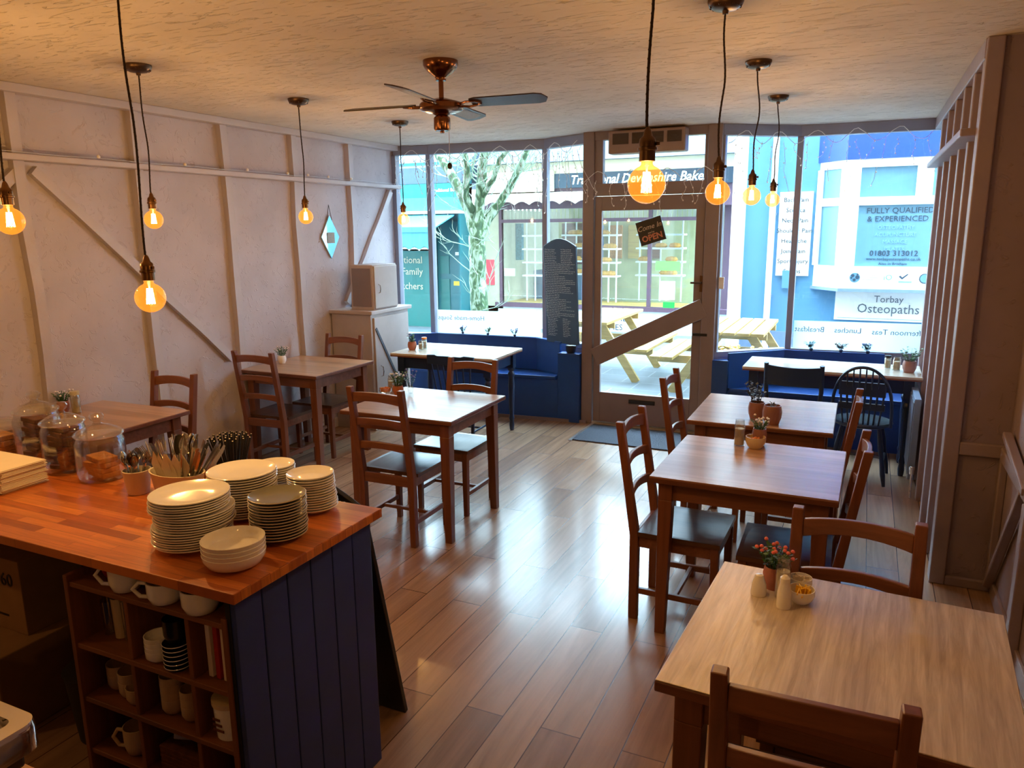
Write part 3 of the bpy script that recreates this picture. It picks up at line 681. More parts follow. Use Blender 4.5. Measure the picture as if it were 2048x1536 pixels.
def kitchen_chair(x, y, rz, label, H_=.86, spindles=False, w=.19):
    t = thing('kitchen_chair', label, 'chair', (x, y, 0), rz)
    MB().box(-.19, .19, -.18, .19, .41, .435).obj('seat', M_navy, t, .008)
    for s in (-1, 1):
        MB().tube([(s * (w - .02), -.17, 0), (s * (w - .02), -.17, .42)] + ([] if spindles else [(s * w, -.20, .65), (s * w, -.235, H_)]), .016, 10).obj('back_post' if not spindles else 'leg', M_navy, t)
        MB().tube([(s * .16, .16, 0), (s * .16, .16, .42)], [.012, .018], 10).obj('leg', M_navy, t)
        MB().tube([(s * .165, -.17, .17), (s * .16, .16, .17)], .009, 8).obj('stretcher', M_navy, t)
    MB().tube([(-.16, 0, .17), (.16, 0, .17)], .009, 8).obj('stretcher', M_navy, t)
    if spindles:
        pl = []
        n = 16
        c = MB(); rows = []
        for i in range(n + 1):
            u = -1 + 2 * i / n; k = 1 - u * u; zt = H_ - .012 * (u * u) + (.01 if abs(u) > .55 else 0); y_ = -.215 - .03 * k
            rows.append([(u * .215, y_ - .011, H_ - .075), (u * .215, y_ + .011, H_ - .075), (u * .215, y_ + .011, zt), (u * .215, y_ - .011, zt)])
        f = [(i * 4 + k, i * 4 + (k + 1) % 4, (i + 1) * 4 + (k + 1) % 4, (i + 1) * 4 + k) for i in range(n) for k in range(4)] + [(3, 2, 1, 0), (n * 4, n * 4 + 1, n * 4 + 2, n * 4 + 3)]
        c.add([p for r in rows for p in r], f).obj('crest_rail', M_navy, t, .004)
        for k in range(7):
            u = -1 + 2 * k / 6; MB().tube([(u * .15, -.165, .43), (u * .18, -.215 - .03 * (1 - u * u), H_ - .07)], .007, 6).obj('spindle', M_navy, t)
    else:
        c = MB(); n = 10; rows = []
        for i in range(n + 1):
            u = -1 + 2 * i / n; k = 1 - u * u; rows.append([(u * w, -.215 - .02 * k, H_ - .165), (u * w, -.195 - .02 * k, H_ - .165), (u * w, -.225 - .02 * k, H_ - .012 - .012 * k), (u * w, -.245 - .02 * k, H_ - .012 - .012 * k)])
        f = [(i * 4 + k, i * 4 + (k + 1) % 4, (i + 1) * 4 + (k + 1) % 4, (i + 1) * 4 + k) for i in range(n) for k in range(4)] + [(3, 2, 1, 0), (n * 4, n * 4 + 1, n * 4 + 2, n * 4 + 3)]
        c.add([p for r in rows for p in r], f).obj('crest_panel', M_navy, t, .003)
        MB().bar((-w + .01, -.19, .56), (w - .01, -.19, .56), .014, .03).obj('back_rail', M_navy, t, .003)
    return t
kitchen_chair(-.40, 5.90, -.06, 'dark navy square-backed chair with a deep crest panel at the right window table', .85)
kitchen_chair(-3.02, 5.48, .02, 'dark navy stick-back chair with curved crest rail at the left window table', .815, True)

# radiator
t = thing('radiator', 'enamelled panel radiator low on the right wall behind the Windsor chair', 'radiator', (.385, 5.95, .12))
m = MB().box(-.02, .02, -.38, .38, 0, .56)
for k in range(18): m.box(-.026, -.02, -.36 + k * .042, -.338 + k * .042, .03, .53)
m.obj('panel', M_rad, t, .004)
v = MB().tube([(0, -.38, .05), (0, -.43, .05), (0, -.43, -.12)], .008, 8).lathe([(.016, 0), (.018, .05), (.012, .055)], (0, -.43, .055), 12); v.obj('valve', M_chrome, t)
MB().tube([(.02, 0, .4), (.034, 0, .4)], .01, 8).obj('bracket', M_rad, t)

# ------------------------------------------------------------------ cupboards by the left wall
t = thing('wall_cupboard', 'tall pale painted cupboard with a dark diagonal brace by the left window', 'cupboard', (-4.2, 5.885, 0))
MB().box(-.235, .20, -.315, .30, 0, 1.075).obj('body', M_cup, t, .004)
MB().box(-.25, .225, -.335, .335, 1.075, 1.11).obj('top_board', M_cup, t, .006)
MB().box(.20, .218, -.285, .275, .06, 1.045).obj('door', M_cup, t, .004)
d_ = [c for c in t.children if c.name.startswith('door')][0]
MB().bar((.221, -.27, .95), (.221, .26, .10), .026, .008, up=(1, 0, 0)).obj('brace', M_line, d_)
hd = MB().tube([(.222, -.22, .50), (.245, -.22, .51), (.25, -.22, .55), (.245, -.22, .59), (.222, -.22, .60)], .005, 8); hd.obj('handle', M_chrome, d_)
t = thing('box_cupboard', 'small pale painted box cupboard standing on the tall cupboard', 'cupboard', (-4.13, 5.84, 1.11))
MB().box(-.13, .115, -.19, .19, 0, .405).obj('body', M_cup, t, .004)
MB().box(.115, .13, -.18, .18, .012, .393).obj('door', M_cup, t, .004)
d_ = [c for c in t.children if c.name.startswith('door')][0]
MB().tube([(.132, -.13, .15), (.15, -.13, .16), (.155, -.13, .19), (.15, -.13, .22), (.132, -.13, .23)], .005, 8).obj('handle', M_chrome, d_)
MB().box(-.11, .095, -.197, -.19, .03, .375).obj('side_panel', M_frame, t, .003)  # darker paint here stands for shade on the side turned from the window

# diamond mirror
t = thing('diamond_mirror', 'diamond-shaped mirror hanging by a cord on the left wall', 'mirror', (XL + .015, 5.62, 1.765))
MB().prism([(-.13, 0), (0, -.195), (.13, 0), (0, .195)], (-.008, 0, 0), (0, 1, 0), (0, 0, 1), (.012, 0, 0)).obj('glass', M_mirror, t, .003)
MB().box(.005, .009, -.05, .05, -.055, .04).obj('centre_tile', M_cane, t)
MB().tube([(0, -.035, .15), (0, 0, .285), (0, .035, .15)], .003, 5).obj('hanging_cord', M_cordm, t)

# chalkboard
t = thing('menu_chalkboard', 'tall arched menu chalkboard covered in chalk writing beside the door', 'chalkboard', (-2.70, 6.545, .665)); t.rotation_euler = (math.radians(0), 0, -.34)
w = .40; h0 = .93; arc = [(w * i / 12, h0 + .07 * math.sin(PI * i / 12)) for i in range(13)]
t.location = (-2.74, 6.70, .75); t.rotation_euler = (math.radians(3), 0, -.36)
poly = [(0, 0), (w, 0)] + list(reversed([(x, z - .02) for x, z in arc]))
MB().prism(poly, (0, -.022, 0), (1, 0, 0), (0, 0, 1), (0, .022, 0)).obj('board', M_slate, t, .004)
ch = MB(); rc = random.Random(5); z = .88
def scrib(x0, x1, z, s=1):
    x = x0; 
    while x < x1:
        wd = rc.uniform(.012, .035); e = min(x + wd, x1); n = max(3, int((e - x) / .005)); pts = [(x + (e - x) * i / n, -.0245, z + rc.uniform(-.003, .0035) * s) for i in range(n + 1)]
        for i in range(n): ch.bar(pts[i], pts[i + 1], .001, .0026)
        x = e + .007
k = 0
while z > .06:
    if k < 8: scrib(.02, .17 - rc.uniform(0, .04), z); scrib(.22, .38 - rc.uniform(0, .04), z)
    elif k > 38: scrib(.03, .16 - rc.uniform(0, .05), z); scrib(.22, .33 - rc.uniform(0, .05), z)
    else: scrib(.015, .385 - rc.choice([0, .02, .06, .12, .2]), z)
    z -= .0165; k += 1
ch.obj('chalk_writing', M_chalk, t)
tag(MB().lathe([(.035, 0), (.045, .02), (.05, .07), (.044, .075), (.04, .07), (0, .065)], (-2.47, 6.60, .665), 20).obj('black_pot', M_black, None), 'small black pot on the bench end at the foot of the chalkboard', 'pot')
# ================================================================== pendants and fan
def pendant(x, y, zb, label, sway=(0, 0), lit=1.0):
    t = thing('pendant_lamp', label, 'lamp', (x, y, H), group='amber filament bulb pendants')
    d = H - zb
    rose = MB().lathe([(0, 0), (.066, 0), (.066, -.008), (.060, -.022), (.042, -.034), (.012, -.038), (.010, -.050), (0, -.050)], (0, 0, 0), 28)
    for k in range(14):
        a = 2 * PI * k / 14; rose.lathe([(0, -.030), (.005, -.026), (.005, -.016), (0, -.014)], (.055 * math.cos(a), .055 * math.sin(a), 0), 6)
    rose.obj('ceiling_rose', M_bronze, t)
    rr = random.Random(int(abs(x * 100) + y * 10)); pts = []; n = 26; L = d - .125
    for i in range(n + 1):
        f = i / n; w = .010 * math.sin(PI * f * 2 + x) * (1 - abs(2 * f - 1)) + .003 * math.sin(9 * f + y)
        pts.append((w + sway[0] * f * (1 - f), sway[1] * f * (1 - f), -.045 - (L - .045) * f))
    m = MB().tube(pts, .0036, 7)
    tw = []
    for i in range(n * 8 + 1):
        f = i / (n * 8); j = min(int(f * n), n - 1); u = f * n - j; p = Vector(pts[j]).lerp(Vector(pts[j + 1]), u); a = f * L / .022 * 2 * PI
        tw.append(p + Vector((math.cos(a), math.sin(a), 0)) * .0028)
    m.tube(tw, .0017, 4); m.obj('cord', M_cordm, t)
    s = MB().lathe([(.004, .125), (.008, .118), (.012, .104), (.019, .098), (.021, .088), (.021, .078), (.024, .076), (.024, .070), (.020, .068), (.020, .044), (.017, .043)], (0, 0, -d), 20)
    s.lathe([(0, -.006), (.005, -.004), (.005, .004), (0, .006)], (.026, 0, -d + .085), 8); s.obj('lamp_holder', M_brass if x < -1 else M_bronze, t)
    pr = [(.0145, .050), (.0145, .036)]
    for k in range(15):
        a = math.radians(22) + (PI - math.radians(22)) * k / 14; pr.append((.0475 * math.sin(a), .0475 * math.cos(a) - .012))
    b = MB().lathe(pr, (0, 0, -d), 28, cap=False).obj('bulb', M_bulb, t)
    f = MB()
    for k in range(9):
        a = 2 * PI * k / 9; c, s_ = math.cos(a), math.sin(a); a2 = a + .35
        f.tube([(.008 * c, .008 * s_, -d + .018), (.0125 * math.cos(a2), .0125 * math.sin(a2), -d - .032)], .0012, 4)
    f.obj('filament', M_filament, b)
    MB().tube([(0, 0, -d + .045), (0, 0, -d + .012), (0, 0, -d - .026)], [.005, .002, .001], 6).obj('filament_stem', M_cane, b)
    l = bpy.data.lights.new('bulb_light', 'POINT'); l.energy = LAMP_W * lit; l.color = LAMP_COL; l.shadow_soft_size = .014
    lo = bpy.data.objects.new('bulb_light', l); COL.objects.link(lo); lo.parent = t; lo.location = (0, 0, -d - .007)
    return t
pendant(-.515, 1.91, 1.945, 'filament pendant hanging largest in front of the door heater')
pendant(-.547, 3.081, 1.968, 'filament pendant second nearest in the right row')
pendant(-.577, 4.245, 1.992, 'filament pendant third nearest in the right row', (.03, 0))
pendant(-.60, 5.416, 2.006, 'filament pendant farthest in the right row by the window', (.03, 0))
pendant(-2.10, 1.725, 1.632, 'lowest hanging filament pendant with long cord over the counter')
pendant(-2.765, 1.725, 1.884, 'filament pendant cut by the left photo edge')
pendant(-3.392, 2.858, 1.903, 'filament pendant nearest in the left row before the diagonal brace', (.03, 0))
pendant(-3.37, 4.03, 1.927, 'filament pendant in the middle of the left row', (.03, 0))
pendant(-3.376, 5.21, 1.916, 'filament pendant of the left row hanging before the shop window')
for x, y, lb in ((-3.39, 1.69, 'filament pendant over the far left end of the counter, outside the photo'), (-3.39, .52, 'filament pendant over the staff side by the left wall, outside the photo'), (-.53, -.6, 'added unseen fill pendant behind the viewpoint, outside the photo')):  # the pendant behind the viewpoint is added unseen, as warm fill
    pendant(x, y, 1.93, lb)

t = thing('ceiling_fan', 'antique copper ceiling fan with four dark blades and a pull chain', 'fan', (-2.006, 3.486, H))
MB().lathe([(0, 0), (.088, 0), (.088, -.020), (.080, -.036), (.058, -.058), (.034, -.074), (.026, -.084), (.026, -.094), (0, -.094)], (0, 0, 0), 32).obj('canopy', M_copper, t)
MB().lathe([(.0125, -.09), (.0125, -.175), (.026, -.18), (.030, -.20), (.022, -.205)], (0, 0, 0), 16).obj('rod', M_copper, t)
MB().lathe([(0, -.175), (.03, -.178), (.070, -.190), (.105, -.200), (.112, -.208), (.112, -.228), (.105, -.236), (.075, -.246), (.05, -.25), (.03, -.262), (.026, -.272), (0, -.272)], (0, 0, 0), 36).obj('motor_housing', M_copper, t)
MB().lathe([(0, -.262), (.036, -.265), (.042, -.272), (.042, -.325), (.036, -.334), (.012, -.337), (.010, -.345), (0, -.345)], (0, 0, 0), 24).obj('switch_housing', M_copper, t)
for k in range(4):
    a = math.radians(7 + 90 * k); M3 = Matrix.Rotation(a, 3, 'Z') @ Matrix.Rotation(math.radians(-13), 3, 'X')
    out = [(.16, -.040), (.19, -.052), (.50, -.058), (.535, -.046), (.555, 0), (.535, .046), (.50, .058), (.19, .052), (.16, .040)]
    bz = Vector((0, 0, -.205)); vs = [bz + M3 @ Vector((x, y, h)) for h in (-.003, .003) for x, y in out]; n = len(out)
    bl = MB().add(vs, [tuple(range(n - 1, -1, -1)), tuple(range(n, 2 * n))] + [(i, (i + 1) % n, n + (i + 1) % n, n + i) for i in range(n)]).obj('blade', M_blade, t)
    ins = [(.20, -.036), (.47, -.040), (.50, 0), (.47, .040), (.20, .036)]
    if k in (1, 3): MB().add([bz + M3 @ Vector((x, y, -.0042)) for x, y in ins], [(4, 3, 2, 1, 0)]).obj('blade_inlay', M_cane, bl)
    br = MB()
    for s in (-1, 1): br.tube([bz + M3 @ Vector((.09, s * .01, -.012)), bz + M3 @ Vector((.14, s * .030, -.009)), bz + M3 @ Vector((.185, s * .026, -.005)), bz + M3 @ Vector((.21, s * .006, -.005))], .006, 6)
    br.obj('blade_bracket', M_copper, t)
ch_ = MB().tube([(.045, -.02, -.30), (.052, -.024, -.31), (.052, -.024, -.50)], .0016, 5); ch_.obj('pull_chain', M_wire, t)
MB().lathe([(0, -.022), (.010, -.016), (.013, -.004), (.010, .006), (.003, .012), (0, .012)], (.052, -.024, -.505), 12).obj('pull_knob', M_black, t)

# ================================================================== the serving counter
CX = -1.385; CY0 = 1.287; CY1 = 1.94; CT = .93
t = thing('butcher_block_worktop', 'oiled butcher-block worktop carrying the plates and glass jars', 'worktop', (-2.6, 1.6, .9))
MB().prism([(-1.5, CY0 - 1.6), (CX + 2.6, CY0 - 1.6), (CX + 2.6, CY1 - 1.6), (-1.5, CY1 - 1.6)], (0, 0, 0), (1, 0, 0), (0, 1, 0), (0, 0, .03)).obj('block_top', M_butch, t, .003)
t = thing('serving_counter', 'serving counter with blue tongue-and-groove end panel', 'counter', (-2.6, 1.6, 0))
ep = MB(); gv = MB()
for k in range(6):
    y0 = 1.315 - 1.6 + k * .1; ep.box(1.165, 1.183, y0 + .002, y0 + .098, 0, .90)
ep.obj('end_panel', M_count, t, .0025)
MB().box(1.150, 1.166, 1.315 - 1.6, 1.915 - 1.6, 0, .90).obj('carcass_side', M_groove, t)
MB().box(-1.4, 1.165, 1.895 - 1.6, 1.915 - 1.6, 0, .90).obj('front_panel', M_count, t)
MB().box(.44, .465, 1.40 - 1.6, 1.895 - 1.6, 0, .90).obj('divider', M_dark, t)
# pigeonhole unit
ux0, ux1 = -2.085, -1.455
t = thing('pigeonhole_shelf', 'pine pigeonhole unit full of crockery under the counter', 'shelf unit', ((ux0 + ux1) / 2, 1.46, 0))
hw = (ux1 - ux0) / 2
for s in (-1, 1): MB().box(s * hw - .009, s * hw + .009, -.15, .15, 0, .835).obj('side_panel', M_shelfz, t, .002)
rows = [.07, .255, .435, .615, .815]
for z in rows: MB().box(-hw + .009, hw - .009, -.145, .15, z - .016, z).obj('shelf', M_shelf, t, .002)
for x in (-.075, .165):
    for i in range(4): MB().box(x - .008, x + .008, -.14, .15, rows[i], rows[i + 1] - .016).obj('divider', M_shelfz, t, .002)
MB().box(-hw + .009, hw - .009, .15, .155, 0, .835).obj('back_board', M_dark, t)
# A-board leaning on the customer side
t = thing('leaning_chalkboard', 'black arched chalkboard leaning on the far side of the counter end', 'chalkboard', (-1.72, 2.17, 0)); t.rotation_euler = (math.radians(11), 0, 0)
arc = [(-.22 + .44 * i / 12, .90 + .10 * math.sin(PI * i / 12)) for i in range(13)]
MB().prism([(-.24, 0), (.24, 0), (.22, .9)] + list(reversed(arc))[1:], (0, -.008, 0), (1, 0, 0), (0, 0, 1), (0, .02, 0)).obj('board', M_black, t, .003)
text('lettering', 'ers', M_chalk, t, (.12, -.0095, .90), .06)

# ------------------------------------------------------------------ crockery
def plate_mb(r, rim=.30, depth=.016, foot=.6, th=.0025):
    return MB().lathe([(0, .004), (r * foot * .9, .004), (r * foot * .95, 0), (r * foot, 0), (r * foot * 1.03, .005), (r * .86, depth * .55), (r, depth), (r, depth + th), (r * .985, depth + th + .0008), (r * .84, depth * .62 + th), (r * foot * .98, .0055 + th * .5), (r * foot * .6, .0045 + th * .5), (0, .0045 + th * .5)], (0, 0, 0), 44, cap=False)
def stack(name, x, y, z, n, r, pitch, where, what, mat, cat='plate', jit=.002, seed=1, mb=None, group=None, lean=(0, 0), steps=None, ring=None):
    rr = random.Random(seed); base = None
    for i in range(n):
        k = n - 1 - i      # 0 is the top one
        dx, dy = rr.uniform(-jit, jit) + lean[0] * i, rr.uniform(-jit, jit) + lean[1] * i
        if steps:
            for (i0, sx, sy) in steps:
                if i >= i0: dx += sx; dy += sy
        loc = (x + dx, y + dy, z + .0005 + i * pitch)
        lab = '%s, %s of the stack %s' % (what, ('topmost' if k == 0 else (ORD[k] + ' from the top')) if k < n - 1 else 'lowest', where)
        if base is None:
            base = (mb or plate_mb(r)).obj(name, mat, None, loc=loc, sharp=35); o = base
            if ring: MB().lathe([(r * .985, .0178), (r + .0006, .0165), (r + .0008, .0185), (r * .985, .0192)], (0, 0, 0), 44, cap=False).obj('pale_rim', ring, base)
        else: o = copy_tree(base); o.location = loc
        tag(o, lab, cat, group)
    return base
stack('dinner_plate', -1.735, 1.485, CT, 20, .112, .0072, 'nearest the camera', 'white plate', M_china, seed=2, group='plates in the front left stack', steps=[(8, .006, .008), (14, -.012, -.004)])
stack('large_plate', -1.775, 1.73, CT, 17, .108, .0080, 'in the middle', 'large white plate', M_china, seed=3, group='plates in the middle stack')
stack('dark_saucer', -1.535, 1.625, CT, 14, .0835, .0088, 'nearest the right edge', 'grey saucer', M_chinaG, 'saucer', seed=4, group='grey saucers in one stack', jit=.0015, ring=M_chinaE)
stack('side_plate', -1.585, 1.845, CT, 14, .076, .0080, 'at the counter corner', 'small white plate', M_china, seed=5, group='plates in the corner stack', lean=(-.0010, .0004))
stack('tea_plate', -1.765, 1.868, CT, 15, .068, .0078, 'behind the others', 'white tea plate', M_china, seed=6, group='plates in the rear stack', jit=.0012)
bowlm = MB().lathe([(0, .003), (.045, .003), (.050, 0), (.055, 0), (.072, .008), (.083, .026), (.085, .040), (.0835, .041), (.081, .028), (.070, .0115), (.05, .007), (0, .007)], (0, 0, 0), 40, cap=False)
stack('shallow_bowl', -1.515, 1.425, CT, 4, .085, .0125, 'at the counter front', 'shallow white bowl', M_china, 'bowl', mb=bowlm, seed=7, group='shallow bowls in the front stack', jit=.0005)

# ------------------------------------------------------------------ glass jars and their cakes
def jar(x, y, r, h, label):
    t = thing('glass_jar', label, 'jar', (x, y, CT + .0005))
    MB().lathe([(0, .001), (r * .86, .001), (r * .95, .008), (r, .03), (r, h * .86), (r * .93, h * .93), (r * .88, h), (r * .84, h), (r * .9, h * .93), (r * .965, h * .86), (r * .965, .03), (r * .9, .012), (0, .010)], (0, 0, 0), 40, cap=False).obj('jar_body', M_jar, t)
    MB().lathe([(r * .97, h + .001), (r * 1.0, h + .006), (r * .97, h + .012), (r * .8, h + .020), (r * .5, h + .034), (r * .2, h + .042), (.014, h + .046), (.012, h + .052), (.022, h + .060), (.026, h + .072), (.020, h + .082), (0, h + .086)], (0, 0, 0), 40).obj('lid', M_jar, t)
    return t
jar(-2.53, 1.79, .086, .165, 'clear glass jar holding a few pale cake slices beside the teaspoon pot')
jar(-2.745, 1.80, .080, .185, 'clear glass jar packed with dark brown bars between two jars')
jar(-2.945, 1.83, .084, .205, 'clear glass jar with golden lid shine packed with brown slices')
jar(-3.17, 1.80, .110, .125, 'wide glass jar of pastries behind the napkin pile')
def cakes(x, y, r, n, h0, mat, label, seed, w=.062, th=.017):
    rr = random.Random(seed); base = None
    for i in range(n):
        z = CT + .011 + i * th * 1.02; o = None
        a = rr.uniform(-.25, .25)
        if base is None: base = MB().box(-w, w, -w * .62, w * .62, 0, th * .96).obj('cake_slice', mat, None, .003); o = base
        else: o = base.copy(); COL.objects.link(o)
        o.location = (x + rr.uniform(-.004, .004), y + rr.uniform(-.004, .004), z); o.rotation_euler = (0, 0, a); tag(o, label, 'cake', 'slices in ' + label.split(' in ')[-1])
cakes(-2.53, 1.79, .08, 4, 0, M_biscuit, 'pale oblong cake slice stacked in the glass jar beside the teaspoons', 1, .056, .019)
cakes(-2.745, 1.80, .08, 9, 0, M_brownie, 'dark brown bar stacked in the middle glass jar', 2, .052, .018)
cakes(-2.945, 1.83, .08, 9, 0, M_brownie, 'brown slice stacked in the left tall glass jar', 3, .055, .019)
cakes(-3.17, 1.80, .08, 4, 0, M_biscuit, 'golden pastry stacked in the wide glass jar', 4, .07, .022)

# napkins
base = None; rr = random.Random(8)
for i in range(13):
    n = MB(); w, d = .15, .085
    n.box(-w, w, -d, d, 0, .0028); n.box(-w + .003, w - .002, -d + .002, d - .002, .0030, .0060)
    o = n.obj('napkin_pack', M_kraft if i % 3 else M_paper, None, .001) if base is None else base.copy()
    if base is not None: COL.objects.link(o)
    base = base or o
    o.location = (-2.835 + rr.uniform(-.006, .006), 1.595 + rr.uniform(-.006, .006), CT + .0005 + i * .0066); o.rotation_euler = (0, 0, .02 + rr.uniform(-.03, .03))
    tag(o, 'folded paper bag, %s in the pile at the left of the worktop' % ('topmost' if i == 12 else ('lowest' if i == 0 else ORD[12 - i] + ' from the top')), 'paper bag', 'paper bags in the pile')

# tubs of cutlery
t = thing('cutlery_tub', 'oval cream plastic tub filled with forks and knives', 'tub', (-2.075, 1.735, CT + .0005))
MB().lathe([(0, 0), (.066, 0), (.070, .006), (.086, .10), (.088, .102), (.083, .102), (.067, .010), (0, .008)], (0, 0, 0), 40, 1.25, .78, cap=False).obj('tub', M_plast, t)
t = thing('spoon_tub', 'small round cream tub filled with teaspoons', 'tub', (-2.262, 1.725, CT + .0005))
MB().lathe([(0, 0), (.034, 0), (.037, .005), (.047, .085), (.044, .086), (.034, .008), (0, .007)], (0, 0, 0), 30, cap=False).obj('tub', M_plast, t)
def fork_mb():
    m = MB().bar((0, 0, 0), (0, 0, .12), .011, .0025, up=(0, 1, 0), w2=.006); m.bar((0, 0, .12), (0, .003, .140), .006, .0025, up=(0, 1, 0), w2=.022); m.bar((0, .003, .14), (0, .002, .150), .022, .0025, up=(0, 1, 0))
    for k in range(4): m.bar(((k - 1.5) * .0064, .002, .148), ((k - 1.5) * .0064, -.004, .195), .0032, .002, up=(0, 1, 0), w2=.0022)
    return m
def spoon_mb(L=.19, w=.020):
    m = MB().bar((0, 0, 0), (0, 0, L * .68), .011, .0025, up=(0, 1, 0), w2=.005)
    rows = []
    for i in range(9):
        f = i / 8; z = L * .67 + L * .33 * f; hw = w * max(.12, math.sin(PI * (f * .92 + .06)) ** .6); rows.append([(hw * math.cos(PI * j / 8), .006 * math.sin(PI * j / 8) * math.sin(PI * (f * .9 + .05)) * 1.2, z) for j in range(9)])
    m.grid(rows); m.grid([[(p[0], p[1] + .0012, p[2]) for p in r] for r in rows]); return m
def knife_mb():
    m = MB().bar((0, 0, 0), (0, 0, .095), .012, .006, up=(0, 1, 0), w2=.010, h2=.005)
    return m.prism([(-.004, 0), (.006, 0), (.010, .03), (.010, .08), (.004, .105), (-.004, .108)], (0, -.0008, .094), (1, 0, 0), (0, 0, 1), (0, .0016, 0))
def stick_in(kind, mb, mat, n, cx, cy, z0, ax, ay, tilt, label, group, cat, seed, x0=0, y0=0, flip=False, lift=(0, .015)):
    rr = random.Random(seed); base = None
    for i in range(n):
        o = mb.obj(kind, mat, None) if base is None else base.copy()
        if base is None: base = o
        else: COL.objects.link(o)
        ux, uy = x0 + rr.uniform(-1, 1) * ax, y0 + rr.uniform(-1, 1) * ay
        tx, ty = (ux / .07) * tilt + rr.uniform(-.05, .05), (uy / .07) * tilt + rr.uniform(-.05, .05)
        Mx = Matrix.Translation((cx + ux * .55, cy + uy * .55, z0 + rr.uniform(*lift))) @ Matrix.Rotation(tx, 4, 'Y') @ Matrix.Rotation(-ty, 4, 'X') @ Matrix.Rotation(rr.uniform(0, 2 * PI), 4, 'Z')
        o.matrix_world = Mx; tag(o, label, cat, group)
stick_in('fork', fork_mb(), M_steel, 16, -2.075, 1.735, CT + .012, .04, .035, .62, 'steel fork standing tines up in the left of the oval tub', 'forks in the oval tub', 'fork', 1, -.05, .018)
stick_in('tablespoon', spoon_mb(.20, .021), M_steel, 7, -2.075, 1.735, CT + .012, .02, .02, .3, 'steel spoon standing bowl up in the middle of the oval tub', 'spoons in the oval tub', 'spoon', 2, .002, .03)
stick_in('table_knife', knife_mb(), M_steel, 16, -2.075, 1.735, CT + .012, .03, .035, .5, 'steel knife standing blade up in the right of the oval tub', 'knives in the oval tub', 'knife', 3, .055, .01)
stick_in('teaspoon', spoon_mb(.135, .015), M_steel, 12, -2.262, 1.725, CT + .010, .025, .025, .55, 'steel teaspoon standing bowl up in the small round tub', 'teaspoons in the small tub', 'spoon', 4)
nap = MB()
for s, a in ((-1, .3), (0, .0), (1, -.3)):
    nap.quad((s * .014 - .020, 0, 0), (s * .014 + .020, 0, 0), (s * .03 + .026, -.008, .085), (s * .03, -.006, .135), (s * .03 - .026, -.008, .085))
    nap.quad((s * .014 + .020, .003, 0), (s * .014 - .020, .003, 0), (s * .03 - .026, -.004, .085), (s * .03, -.002, .135), (s * .03 + .026, -.004, .085))
for dx, dy, lb, r in ((-.035, -.012, 'left', -.15), (.03, -.014, 'right', .25)):
    o = nap.obj('paper_napkin', M_paper, None); o.location = (-2.075 + dx, 1.735 + dy, CT + .04); o.rotation_euler = (.12, 0, r); tag(o, 'cream paper napkin folded to points at the %s front of the cutlery tub' % lb, 'napkin')
# straws
t = thing('straw_holder', 'clear glass beaker holding black paper straws behind the plates', 'beaker', (-1.975, 1.885, CT + .0005))
MB().lathe([(0, 0), (.030, 0), (.038, .10), (.036, .10), (.028, .006), (0, .005)], (0, 0, 0), 28, cap=False).obj('beaker', M_jar, t)
base = None; rr = random.Random(11)
M_straw = plain('black straw paper', S(24, 20, 22), .6); M_straww = plain('straw white end', S(220, 210, 200), .6)
for i in range(44):
    a = i * 2.39996; r = .030 * math.sqrt((i + .5) / 44)
    if base is None:
        base = MB().tube([(0, 0, 0), (0, 0, .195)], .0031, 7).obj('drinking_straw', M_straw, None)
        MB().tube([(0, 0, .1925), (0, 0, .1955)], .0026, 7).obj('straw_tip', M_straww, base); o = base
    else: o = copy_tree(base)
    tx, ty = math.cos(a) * r * 9.5, math.sin(a) * r * 9.5
    o.matrix_world = Matrix.Translation((-1.975 + math.cos(a) * r * .75, 1.885 + math.sin(a) * r * .75, CT + .008)) @ Matrix.Rotation(tx, 4, 'Y') @ Matrix.Rotation(-ty, 4, 'X')
    tag(o, 'black paper straw fanned out in the glass beaker', 'straw', 'straws in the beaker')

# ------------------------------------------------------------------ crockery in the pigeonholes
def mug(x, y, z, r, h, mat, label, rz=0, name='mug', cat='mug', group=None, tilt=0, handle=True):
    t = thing(name, label, cat, (x, y, z + .0006), rz, group)
    if tilt: t.rotation_euler = (0, tilt, rz)
    MB().lathe([(0, .002), (r * .7, 0), (r * .82, .004), (r, h * .35), (r * 1.02, h), (r * .96, h), (r * .94, h * .35), (r * .7, .008), (0, .007)], (0, 0, 0), 28, cap=False).obj('body', mat, t)
    if handle: MB().tube([(r * .95, 0, h * .80), (r * 1.5, 0, h * .84), (r * 1.9, 0, h * .55), (r * 1.5, 0, h * .22), (r * .86, 0, h * .18)], .0058, 8).obj('handle', mat, t)
    return t
YF = 1.40
mug(-1.99, YF, rows[4], .030, .055, M_red, 'red cup on the top pigeonhole board at its left end', handle=False, name='cup', cat='cup')
mug(-1.875, YF - .045, rows[4], .046, .080, M_china, 'white jug with handle on the top board above the glassware', PI + .45, 'jug', 'jug')
mug(-1.71, YF - .05, rows[4], .048, .066, M_china, 'white cup with handle on the top board beside the jug', PI + .45, 'teacup', 'cup')
mug(-1.575, YF - .05, rows[4], .050, .070, M_china, 'white bowl on the top board nearest the blue panel', 0, 'sugar_bowl', 'bowl', handle=False)
def tumbler(x, y, z, r, h, mat, label):
    o = MB().lathe([(0, 0), (r * .85, 0), (r, h), (r * .94, h), (r * .8, .006), (0, .005)], (0, 0, 0), 22, cap=False).obj('tumbler', mat, None, loc=(x, y, z + .0006)); tag(o, label, 'glass')
